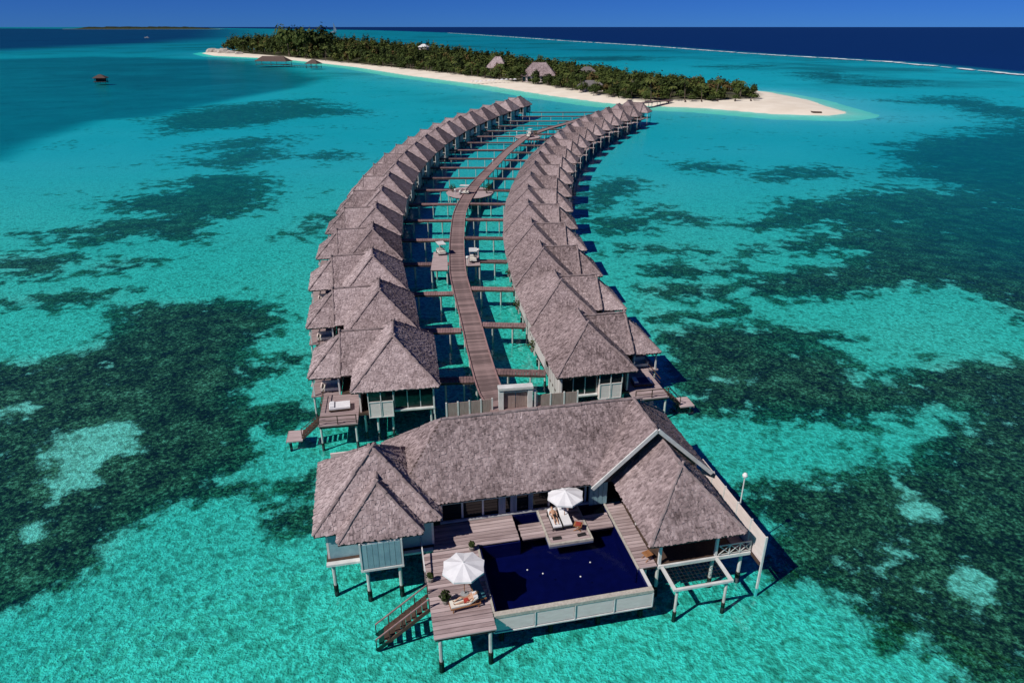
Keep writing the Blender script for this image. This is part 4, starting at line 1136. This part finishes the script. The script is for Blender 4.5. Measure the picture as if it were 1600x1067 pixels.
def crown_arrays(rs, n, cx, cy, cz, rx, rz_, size, base):
    """leaf quads of one crown as numpy arrays, grouped in clumps"""
    k = max(4, n//26)
    cl = rs.normal(size=(k, 3)); cl /= np.linalg.norm(cl, axis=1)[:, None]; cl[:, 2] = np.abs(cl[:, 2])*1.1-0.25
    cl *= rs.uniform(0.45, 0.8, (k, 1))
    ci = rs.randint(0, k, n)
    p = cl[ci] + rs.normal(size=(n, 3))*0.20
    d = p + rs.normal(size=(n, 3))*0.35; d[:, 2] += 0.35
    d /= np.linalg.norm(d, axis=1)[:, None] + 1e-9
    t = rs.normal(size=(n, 3)); a = np.cross(d, t); a /= np.linalg.norm(a, axis=1)[:, None] + 1e-9
    b = np.cross(d, a)
    s = (size*rs.uniform(0.6, 1.35, n))[:, None]
    c = p*np.array([rx, rx, rz_]) + np.array([cx, cy, cz])
    V = np.stack([c-a*s-b*s*0.4, c+a*s*0.2-b*s*0.75, c+a*s, c-a*s*0.1+b*s*0.7], 1)
    tint = np.clip(base + (rs.rand(k)[ci]-0.5)*0.3 + (rs.rand(n)-0.5)*0.22, 0, 1)
    return V.reshape(-1, 3), tint

def quads_mesh(name, V, tint, mat):
    n = len(V)//4
    me = bpy.data.meshes.new(name)
    me.vertices.add(len(V)); me.vertices.foreach_set('co', V.astype(np.float32).ravel())
    me.loops.add(4*n); me.loops.foreach_set('vertex_index', np.arange(4*n, dtype=np.int32))
    me.polygons.add(n); me.polygons.foreach_set('loop_start', np.arange(0, 4*n, 4, dtype=np.int32))
    at = me.attributes.new('tint', 'FLOAT', 'FACE'); at.data.foreach_set('value', tint.astype(np.float32))
    me.update(calc_edges=True)
    me.materials.append(mat)
    return me

CLEAR = [(18.5,496,15),(-12,570,12),(-14,558,8),(46,424,9),(52,507,7)]   # clearings round the buildings
def build_wood():
    rs = np.random.RandomState(12)
    N = 13000
    x = rs.uniform(-460, 130, N); y = rs.uniform(360, 1245, N)
    d = sdf(x, y, VEG)
    ok = d > 1.5
    for cx, cy, r in CLEAR: ok &= np.hypot(x-cx, y-cy) > r
    x = x[ok]; y = y[ok]; d = d[ok]
    # thin out to a minimum spacing
    order = rs.permutation(len(x)); kept = []; cell = {}
    for i in order:
        sp = 4.1 + 3.0*min(1, (y[i]-360)/600)
        key = (int(x[i]//8), int(y[i]//8)); good = True
        for a in (-1, 0, 1):
            for b in (-1, 0, 1):
                for j in cell.get((key[0]+a, key[1]+b), ()):
                    if (x[i]-x[j])**2+(y[i]-y[j])**2 < sp*sp: good = False
        if good: kept.append(i); cell.setdefault(key, []).append(i)
    Vs = []; Ts = []
    for i in kept:
        h = tree_height(y[i])*rs.uniform(0.62, 1.08)*(0.55+0.45*min(1, d[i]/14.0))
        r = rs.uniform(3.0, 4.8)*(1+0.3*min(1, (y[i]-360)/600))
        n = int(300 if y[i] < 520 else 190 if y[i] < 750 else 120)
        sz = 0.62 if y[i] < 520 else 0.85 if y[i] < 750 else 1.15
        v, t = crown_arrays(rs, n, x[i], y[i], 1.6+h*0.48, r, h*0.50, sz, np.clip(rs.beta(2, 3.0), 0.02, 0.97))
        Vs.append(v); Ts.append(t)
    me = quads_mesh('wood', np.concatenate(Vs), np.concatenate(Ts), M['leaf'])
    o = mesh_obj('island_wood', me)
    tag(o, 'dense green tropical wood covering the island', 'wood', kind='stuff')
    return len(kept)
build_wood()

def make_tree(kind, seed):
    rs = np.random.RandomState(seed); r2 = random.Random(seed)
    if kind == 'palm':
        t = empty('coconut_palm')
        h = 9.0; lean = r2.uniform(0.6, 1.6)
        m = MB(); P = [Vector((lean*(k/6)**1.8, 0.2*math.sin(k), h*k/6)) for k in range(7)]
        for k in range(6): m.cyl(P[k], P[k+1], 0.24-0.022*k, 0.22-0.022*k, 7)
        m.build('trunk', M['bark'], t)
        c = P[-1]; f = MB()
        for k in range(15):
            a = 2*math.pi*k/15 + r2.uniform(-.2, .2); L = r2.uniform(2.6, 3.6); up = r2.uniform(0.1, 1.2)
            d = Vector((math.cos(a), math.sin(a), 0)); sdv = Vector((-math.sin(a), math.cos(a), 0))
            prev = None; tn = r2.uniform(0.25, 0.9)
            for q in range(6):
                u = q/5; pt = c + d*L*u + Vector((0,0,up*math.sin(u*2.2) - 1.7*u*u)); w = 0.55*math.sin(math.pi*min(1, u*0.85+0.12))
                if prev:
                    p0, w0 = prev
                    for sg in (-1, 1):
                        f.add([p0, p0+sdv*sg*w0-Vector((0,0,w0*0.5)), pt+sdv*sg*w-Vector((0,0,w*0.5)), pt], [(0,1,2,3) if sg > 0 else (3,2,1,0)], tn)
                prev = (pt, w)
        f.build('crown', M['palm'], t)
    else:
        t = empty('broadleaf_tree' if kind == 'tree' else 'beach_shrub')
        h, r, n = (8.5, 3.8, 420) if kind == 'tree' else (3.4, 2.6, 260)
        m = MB(); m.cyl((0,0,-0.3),(0.2,0.1,h*0.45),0.28 if kind == 'tree' else 0.12,0.16 if kind == 'tree' else 0.07,7)
        for k in range(4):
            a = k*1.6+r2.random(); m.cyl((0.2,0.1,h*0.4),(0.2+1.6*math.cos(a)*r/4,0.1+1.6*math.sin(a)*r/4,h*0.68),0.12,0.05,6)
        m.build('trunk', M['bark'], t)
        v, tt = crown_arrays(rs, n, 0, 0, h*0.62, r, h*0.42, 0.5 if kind == 'tree' else 0.36, 0.5)
        mesh_obj('crown', quads_mesh('crown', v, tt, M['leaf']), None, t)
    return t

def plant_trees():
    r2 = random.Random(77)
    protos = {'palm': [make_tree('palm', s) for s in (1,2,3)], 'tree': [make_tree('tree', s) for s in (4,5,6,7)], 'shrub': [make_tree('shrub', s) for s in (8,9,10)]}
    used = {k: 0 for k in protos}
    def put(kind, x, y, sc, label, group):
        k = used[kind]; used[kind] += 1
        P = protos[kind]
        o = P[k] if k < len(P) else copy_tree(P[k % len(P)])
        o.location = (x, y, island_z(x, y)-0.1); o.rotation_euler = (0, 0, r2.uniform(0, 6.28)); o.scale = (sc, sc, sc*r2.uniform(0.9, 1.15))
        tag(o, label, {'palm': 'palm', 'tree': 'tree', 'shrub': 'shrub'}[kind], group)
    def nth(i):
        return ['first','second','third','fourth','fifth','sixth','seventh','eighth','ninth','tenth','eleventh','twelfth','thirteenth','fourteenth','fifteenth','sixteenth','seventeenth','eighteenth','nineteenth','twentieth','twenty-first','twenty-second','twenty-third','twenty-fourth','twenty-fifth','twenty-sixth','twenty-seventh','twenty-eighth','twenty-ninth','thirtieth'][i]
    # palms along the beach, right to left
    pts = [(118,373),(104,369),(96,366),(88,368),(80,366),(71,369),(60,380),(55,392),(47,404),(40,424),(33,440),(-8,516),(-20,536),(-30,551),(-45,577),(-58,601),(-72,618),(-88,640),(-112,680),(-140,720),(-170,765),(-205,812),(-240,862),(-330,985),(-352,1010),(-375,1035)]
    for i, (x, y) in enumerate(pts):
        put('palm', x, y, (0.8+0.25*r2.random())*(1+0.7*max(0,(y-500)/600)), f'coconut palm on the beach edge, {nth(i)} counting from the sand spit', 'coconut palms along the island beach')
    # broadleaf trees along the front of the wood
    k = 0
    front = VEG[:13]
    pts = resample([(-x, y) for x, y in front], 16.0)
    for x, y, h in pts[:30]:
        put('tree', -x+r2.uniform(-2,2), y+r2.uniform(3,6), (0.72+0.2*r2.random())*(1+0.9*max(0,(y-450)/600)), f'broadleaf tree at the front of the wood, {nth(k)} counting from the sand spit', 'broadleaf trees at the front of the wood'); k += 1
    pts = [(123,366.5),(113,364),(101,363.5),(91,364),(78,365),(68,366.5),(60,373),(52,388),(45,399),(39,415),(33,430),(27,444),(2,499),(-22,531),(-34,551),(-48,575),(-62,598),(-80,626),(-100,656),(-126,694),(-150,733),(-180,774)]
    for i, (x, y) in enumerate(pts):
        put('shrub', x, y, (0.8+0.5*r2.random())*(1+0.8*max(0,(y-500)/600)), f'low rounded shrub on the sand, {nth(i)} counting from the sand spit', 'shrubs along the island beach')
    # tall clump near the far end
    for i, (x, y) in enumerate(((-262,905),(-250,893),(-240,905),(-228,900),(-275,915))):
        put('tree', x, y, 3.9+0.4*r2.random(), f'very tall dark tree rising above the far end of the wood, {nth(i)} of five', 'tall trees at the far end')
plant_trees()

# ------------------------------------------------------------------ island buildings
def hut(name, x, y, w, d, wall_h, rise, rz, label, group=None, roofmat='thatch', z=None, cat='building', gable=False, open_=False, detail=True):
    z = island_z(x, y) if z is None else z
    o = empty(name, (x, y, z), rz, label, cat, group)
    ov = 1.1
    x0, x1, y0, y1 = -w/2-ov, w/2+ov, -d/2-ov, d/2+ov
    zr_ = wall_h+rise
    run = (y1-y0)/2 if not gable else 0.6
    a, b = (x0+run, 0, zr_), (x1-run, 0, zr_)
    A, B_, C, D_ = (x0,y0,wall_h),(x1,y0,wall_h),(x1,y1,wall_h),(x0,y1,wall_h)
    if not gable and run*2 > (x1-x0): a = b = (0,0,zr_); a = (-0.1,0,zr_); b = (0.1,0,zr_)
    faces = [[A,B_,b,a],[B_,C,b],[C,D_,a,b],[D_,A,a]]
    if roofmat == 'thatch':
        roof('roof', faces, [(a,b),(A,a),(B_,b)], random.Random(3), o, course=0.6, width=0.5)
    else:
        m = MB()
        for f_ in faces: m.prism(f_, 0.2)
        m.build('roof', M[roofmat], o)
    if not open_:
        MB().box(-w/2,w/2,-d/2,d/2,-0.3,wall_h-0.02).build('wall', M['panel'], o)
        nwin = max(2, int(w/3))
        for k in range(nwin):
            xa = -w/2+(k+0.2)*w/nwin; xb = -w/2+(k+0.8)*w/nwin
            MB().box(xa,xb,-d/2-0.06,-d/2-0.003,0.3,wall_h*0.82).build('window', M['glass'], o)
        MB().box(-w/2-0.06,-w/2-0.003,-d/4,d/4,0.2,wall_h*0.8).build('door', M['darkwood'], o)
    else:
        for px in (-w/2, 0, w/2):
            for py in (-d/2, d/2): MB().cyl((px,py,-1.2),(px,py,wall_h),0.18,0.18,7).build('post', M['darkwood'], o)
    return o
hut('beach_restaurant', 18.5, 498, 22, 13, 4.0, 8.0, R(-8), 'large high thatched pavilion in the middle of the beach', None)
hut('beach_bar', -11, 571, 15, 11, 5.0, 8.0, R(-12), 'smaller thatched pavilion left of the large one behind the beach')
hut('beach_house', 46, 424, 14, 7, 2.8, 3.0, R(-6), 'low grey-roofed house among shrubs above the beach', None, 'greyroof')
hut('garden_house', 52, 507, 12, 8, 5.0, 4.0, R(5), 'small grey roof showing among the trees behind the large pavilion', None, 'greyroof')
hut('white_roof_house', -95, 800, 9, 6, 14.0, 3.0, R(-20), 'pale roof rising out of the wood at mid island', None, 'white')
# jetty pavilions in the lagoon
hut('jetty_pavilion', -240, 742, 34, 10, 3.0, 4.5, R(-15), 'long low pavilion on stilts off the far beach', None, 'roofbody', 1.6, 'building', False, True)
MB().box(-18,18,-5,5,-0.3,0.0).build('deck', M['darkwood'], bpy.data.objects['jetty_pavilion'])
hut('jetty_hut', -186, 690, 11, 8, 3.0, 3.5, R(-15), 'small dark hut on stilts beside the long pavilion', None, 'roofbody', 1.6, 'building', False, True)
MB().box(-6,6,-4,4,-0.3,0.0).build('deck', M['darkwood'], bpy.data.objects['jetty_hut'])
j = empty('jetty', (-214,722,0), math.atan2(-36,40), 'thin timber jetty linking the long pavilion and the small hut', 'jetty')
MB().box(-22,22,-0.9,0.9,1.2,1.4).build('deck', M['darkwood'], j)
for k in range(9): MB().cyl((-20+k*5,0.6,-1.0),(-20+k*5,0.6,1.2),0.15,0.15,6).build('post', M['darkwood'], j)
hut('stilt_hut', -289, 513, 6.5, 5, 2.4, 2.2, R(10), 'lone dark thatched hut on stilts in the left lagoon', None, 'roofbody', 1.0, 'hut', False, True)
MB().box(-4.2,4.2,-3.4,3.4,-0.25,0.0).build('deck', M['darkwood'], bpy.data.objects['stilt_hut'])
MB().box(-2.8,2.8,-2.0,2.0,0.0,2.38).build('wall', M['darkwood'], bpy.data.objects['stilt_hut'])

# beach parasols and loungers in front of the restaurant
for i in range(11):
    x = -27+i*2.9; y = 492 + (-27-x)*0.55*0 + 0.0 - i*0.4 + 4
    p = empty('beach_parasol', (x, y, island_z(x, y)), 0, f'white beach parasol in front of the pavilions, {["first","second","third","fourth","fifth","sixth","seventh","eighth","ninth","tenth","eleventh"][i]} from the left', 'parasol', 'beach parasols by the pavilions')
    MB().cyl((0,0,-0.2),(0,0,2.3),0.05,0.05,6).build('pole', M['post'], p)
    MB().lathe([(1.45,1.9),(1.4,2.0),(0.7,2.3),(0.08,2.5)],8).build('canopy', M['fabric' if i % 3 else 'panel'], p)
for i in range(8):
    x = 62+i*8.3; y = 361.5 + (0.5 if i % 2 else 0)
    ln = empty('beach_lounger', (x, y, island_z(x, y)), R(70+10*(i % 3)), f'wooden beach lounger by the right shrubs, {["first","second","third","fourth","fifth","sixth","seventh","eighth"][i]} from the jetty', 'sun lounger', 'beach loungers by the right shrubs')
    MB().box(0,1.9,-0.35,0.35,0.25,0.4).build('frame', M['darkwood'], ln)
    MB().add([(1.2,-0.35,0.41),(1.9,-0.35,0.85),(1.9,0.35,0.85),(1.2,0.35,0.41),(1.2,-0.35,0.5),(1.88,-0.35,0.95),(1.88,0.35,0.95),(1.2,0.35,0.5)], [(0,3,2,1),(4,5,6,7),(0,1,5,4),(1,2,6,5),(2,3,7,6),(3,0,4,7)]).build('backrest', M['darkwood'], ln)
    for a in (0.15,1.7): MB().box(a,a+0.08,-0.3,0.3,-0.1,0.249).build('leg', M['darkwood'], ln)
bt = empty('beached_boat', (137,321.5,0.65), R(-10), 'small dark boat drawn up near the tip of the sand spit', 'boat')
MB().add([(-2.6,0,0.5),(-1.6,-0.7,0.1),(1.8,-0.75,0.1),(1.8,0.75,0.1),(-1.6,0.7,0.1),(-1.7,-0.95,0.75),(1.9,-0.95,0.7),(1.9,0.95,0.7),(-1.7,0.95,0.75),(-3.0,0,1.0)], [(0,4,1),(1,4,3,2),(0,1,5,9),(4,0,9,8),(1,2,6,5),(3,4,8,7),(2,3,7,6)]).build('hull', M['darkwood'], bt)
MB().box(-0.8,-0.4,-0.88,0.88,0.5,0.56).box(0.7,1.1,-0.88,0.88,0.5,0.56).build('thwart', M['teak'], bt)
cr = empty('driftwood', (119,375,island_z(119,375)), 0.6, 'pale driftwood log lying on the bare sand spit', 'driftwood')
m = MB(); m.cyl((-1.6,0,0.2),(1.2,0.3,0.35),0.22,0.16,7); m.cyl((0.6,0.2,0.3),(1.5,0.8,1.0),0.1,0.05,6); m.build('log', M['bark'], cr)

# pale rocks at the far tip
for i, (x, y, r_) in enumerate(((-445,1100,9),(-428,1080,8),(-412,1058,9),(-395,1040,7),(-438,1128,8),(-372,1008,6))):
    bmx = bmesh.new(); bmesh.ops.create_icosphere(bmx, subdivisions=2, radius=1.0)
    rr = random.Random(i)
    for v in bmx.verts: v.co *= 0.75+0.5*rr.random(); v.co.x *= r_; v.co.y *= r_*0.7; v.co.z *= r_*0.55
    me = bpy.data.meshes.new('boulder'); bmx.to_mesh(me); bmx.free()
    tag(mesh_obj('boulder', me, M['rock'], None, (x, y, 2.0)), f'pale boulder at the far left tip of the island, {["first","second","third","fourth","fifth","sixth"][i]} from the open sea' if False else ['pale boulder standing outermost at the left tip of the island','pale boulder second from the left tip of the island','broad pale boulder third from the left tip of the island','pale boulder fourth from the left tip of the island','pale boulder behind the outermost one at the left tip','small pale boulder nearest the trees at the left tip'][i], 'boulder', 'boulders at the island tip')

# ------------------------------------------------------------------ surf on the outer reef, far island, boats
def surf():
    rs = random.Random(9); m = MB()
    P = [unproj(u, v, 0) for u, v in BREAK[2:-1]]
    for (x, y, h) in resample(P, 9.0):
        if rs.random() < 0.10: continue
        wv = 0.15+0.55*rs.random()**2; L = 5+rs.random()*5; dz = wv*(0.5+0.3*min(3, y/800))
        c, s_ = math.cos(h), math.sin(h)
        dp = 1.5+rs.random()*3.5; off = rs.uniform(-3, 3)
        pts = []
        for a, b, z in ((-dp,-L,0.02),(0,-L,dz*0.6),(dp,-L,0.02),(-dp,L,0.02),(0,L,dz),(dp,L,0.02)):
            a += off; z += 0.3; pts.append((x+a*c-b*s_, y+a*s_+b*c, z))
        m.add(pts, [(0,1,4,3),(1,2,5,4),(0,2,1),(3,4,5)])
    o = m.build('surf', plain('sea_foam', (0.80, 0.83, 0.85), (0.55, 0.62, 0.66), 0.3, 0.9, 0.3))
    tag(o, 'white line of surf breaking along the outer reef', 'surf', kind='stuff')
surf()

def far_island():
    o = empty('distant_island', (-5900,11600,0), math.atan2(0, 1), 'long low dark island with pale beach on the far left horizon', 'island')
    rs = random.Random(4); n = 60; m = MB(); b = MB()
    P = []
    for i in range(n+1):
        t = i/n; x = -900+2300*t
        hgt = 34*min(1, 7*t, 5*(1-t))*(0.8+0.35*rs.random())
        P.append((x, hgt))
    for (xa, ha), (xb, hb) in zip(P, P[1:]):
        m.add([(xa,-90,2),(xb,-90,2),(xb,-60,hb),(xa,-60,ha),(xa,90,ha*0.9),(xb,90,hb*0.9),(xb,120,2),(xa,120,2)], [(0,1,2,3),(3,2,5,4),(4,5,6,7)], 0.1)
    m.build('tree_belt', M['leaf'], o)
    b.prism([(-960,-150,2.2),(1450,-150,2.2),(1450,150,2.2),(-960,150,2.2)], 4.0)
    b.build('beach', M['rock'], o)
far_island()
def boat(x, y, sc, rz, label, sail=False):
    o = empty('sailing_boat' if sail else 'motor_boat', (x, y, 0.3), rz, label, 'boat')
    o.scale = (sc, sc, sc)
    MB().add([(-5,0,0.6),(-3,-1.3,-0.3),(4,-1.4,-0.3),(4,1.4,-0.3),(-3,1.3,-0.3),(-3.2,-1.7,1.2),(4.2,-1.7,1.1),(4.2,1.7,1.1),(-3.2,1.7,1.2),(-6,0,1.6)], [(0,4,1),(1,4,3,2),(0,1,5,9),(4,0,9,8),(1,2,6,5),(3,4,8,7),(2,3,7,6),(5,6,7,8,9)]).build('hull', M['white'], o)
    MB().box(-1.5,2.2,-1.1,1.1,1.16,2.6).box(-1.7,2.6,-1.3,1.3,2.61,2.75).build('cabin', M['white'], o)
    MB().box(-1.53,-1.503,-0.9,0.9,1.6,2.4).build('windscreen', M['glass'], o)
    if sail:
        MB().cyl((0,0,2.7),(0,0,15),0.12,0.06,6).build('mast', M['white'], o)
        MB().add([(0.2,0,3.2),(4.5,0,3.2),(0.2,0,14.5),(0.2,0.06,3.2),(4.5,0.06,3.2),(0.2,0.06,14.5)], [(0,1,2),(5,4,3),(0,3,4,1),(1,4,5,2)]).build('sail', M['fabric'], o)
boat(-1255,2570,1.6,0.3,'white motor boat far off in the left lagoon')
boat(-1102,4640,4.0,0.5,'white sailing boat on the horizon behind the island', True)

# ------------------------------------------------------------------ two people lying on the loungers
M['skin'] = plain('sun_tanned_skin', (0.52, 0.31, 0.21), (0.44, 0.25, 0.165), 6, 0.55, 0.05)
M['hair'] = plain('dark_hair', (0.018, 0.013, 0.010), (0.010, 0.008, 0.006), 12, 0.6, 0.3)
M['swim_red'] = plain('rust_red_swimwear', (0.40, 0.045, 0.03), (0.28, 0.03, 0.022), 8, 0.9, 0.1)
M['swim_black'] = plain('black_swimwear', (0.015, 0.015, 0.018), (0.01, 0.01, 0.012), 8, 0.9, 0.1)
def person(loc, rz, back, label, swim, group):
    """reclining figure along +x, feet at x=0.15, back resting on a raised rest; z=0 is the floor"""
    root = empty('person', loc, rz, label, 'person', group)
    z0 = 0.56
    hip = Vector((1.18, 0, z0)); ca, sa = math.cos(back), math.sin(back)
    up = lambda d, h=0.0: Vector((hip.x+d*ca-h*sa, 0, hip.z+d*sa+h*ca))
    V = []; E = []; Rr = []
    def add(p, r, par=None):
        V.append(tuple(p)); Rr.append(r)
        if par is not None: E.append((par, len(V)-1))
        return len(V)-1
    pel = add(hip, 0.14)
    wa = add(up(0.17, 0.0), 0.125, pel); ch = add(up(0.36, 0.01), 0.15, wa); nk0 = add(up(0.50, 0.01), 0.09, ch); nk = add(up(0.58, 0.02), 0.055, nk0)
    hd = add(up(0.68, 0.05), 0.088, nk); add(up(0.80, 0.05), 0.078, hd)
    for s in (-1, 1):
        h0 = add(hip+Vector((-0.04, s*0.10, 0)), 0.105, pel)
        kn = add(Vector((0.74, s*0.13, z0+(0.22 if s > 0 else 0.02))), 0.062, h0)
        cf = add(Vector((0.55, s*0.13, z0+(0.10 if s > 0 else 0.0))), 0.055, kn)
        an = add(Vector((0.32, s*0.12, z0-0.03)), 0.038, cf)
        hl = add(Vector((0.27, s*0.12, z0-0.02)), 0.04, an); add(Vector((0.22, s*0.13, z0+0.13)), 0.028, hl)
        sh = add(up(0.46, 0.0)+Vector((0, s*0.17, 0)), 0.066, ch)
        el = add(up(0.20, -0.02)+Vector((0, s*0.29, 0)), 0.044, sh)
        wr = add(hip+Vector((0.02, s*0.24, 0.03)), 0.03, el)
        pm = add(hip+Vector((-0.06, s*0.22, 0.05)), 0.034, wr)
        for k in range(4):
            fb = add(hip+Vector((-0.10, s*(0.245-0.02*k), 0.055)), 0.0105, pm)
            add(hip+Vector((-0.145-0.012*(1 if k in (1, 2) else 0), s*(0.25-0.02*k), 0.04)), 0.0085, fb)
        tb = add(hip+Vector((-0.06, s*0.185, 0.06)), 0.011, pm); add(hip+Vector((-0.10, s*0.165, 0.05)), 0.009, tb)
    me = bpy.data.meshes.new('body'); me.from_pydata(V, E, []); me.update()
    o = bpy.data.objects.new('body', me); COL.objects.link(o)
    md = o.modifiers.new('skin', 'SKIN'); md.use_smooth_shade = True
    if not me.skin_vertices:
        raise RuntimeError('no skin layer')
    for i, r in enumerate(Rr):
        me.skin_vertices[0].data[i].radius = (r, r*(0.78 if i in (0, 1, 2, 3) else 1.0))
        me.skin_vertices[0].data[i].use_root = (i == 0)
    o.modifiers.new('sub', 'SUBSURF').levels = 1
    dg = bpy.context.evaluated_depsgraph_get()
    nm = bpy.data.meshes.new_from_object(o.evaluated_get(dg)); nm.name = 'body'
    bpy.data.objects.remove(o)
    nm.materials.clear()
    b = mesh_obj('body', nm, M['skin'], root)
    # face, hair and swimwear
    c = up(0.735, 0.055); f = Vector((-sa, 0, ca)); u = Vector((ca, 0, sa))
    def ell(name, p, rx, ry, rz_, mat, par):
        bm = bmesh.new(); bmesh.ops.create_icosphere(bm, subdivisions=2, radius=1.0)
        for v in bm.verts: v.co = Vector(p) + u*v.co.x*rx + Vector((0, v.co.y*ry, 0)) + f*v.co.z*rz_
        m2 = bpy.data.meshes.new(name); bm.to_mesh(m2); bm.free()
        for q_ in m2.polygons: q_.use_smooth = True
        return mesh_obj(name, m2, M[mat], par)
    ell('hair', c+u*0.035-f*0.03, 0.11, 0.10, 0.10, 'hair', b)
    ell('nose', c-u*0.01+f*0.088, 0.02, 0.012, 0.018, 'skin', b)
    for s in (-1, 1):
        ell('eye', c+u*0.018+f*0.078+Vector((0, s*0.032, 0)), 0.007, 0.013, 0.008, 'hair', b)
        ell('ear', c-u*0.01+Vector((0, s*0.09, 0)), 0.028, 0.01, 0.018, 'skin', b)
    ell('mouth', c-u*0.048+f*0.08, 0.006, 0.022, 0.006, 'swim_red', b)
    m = MB(); n = 14
    ring = lambda x, ry, rz_: [(x, ry*math.cos(2*math.pi*i/n), z0+rz_*math.sin(2*math.pi*i/n)) for i in range(n)]
    rings = [ring(1.27, 0.165, 0.128), ring(1.16, 0.215, 0.145), ring(1.0, 0.235, 0.135), ring(0.88, 0.225, 0.12)]
    P = [p for r_ in rings for p in r_]
    m.add(P, [(k*n+i, k*n+(i+1) % n, (k+1)*n+(i+1) % n, (k+1)*n+i) for k in range(3) for i in range(n)])
    m.build('swimwear', M[swim], b)
person(suite_pt(-4.65,-3.05,FLOOR-0.04), TH+R(6), 0.55, 'person in rust red swimwear reclining on the teak lounger of the deck', 'swim_red', 'people on the suite loungers')
person(suite_pt(3.95,2.55,FLOOR+0.02), TH+R(90), 0.3, 'person in black swimwear lying on a white lounger of the pool platform', 'swim_black', 'people on the suite loungers')
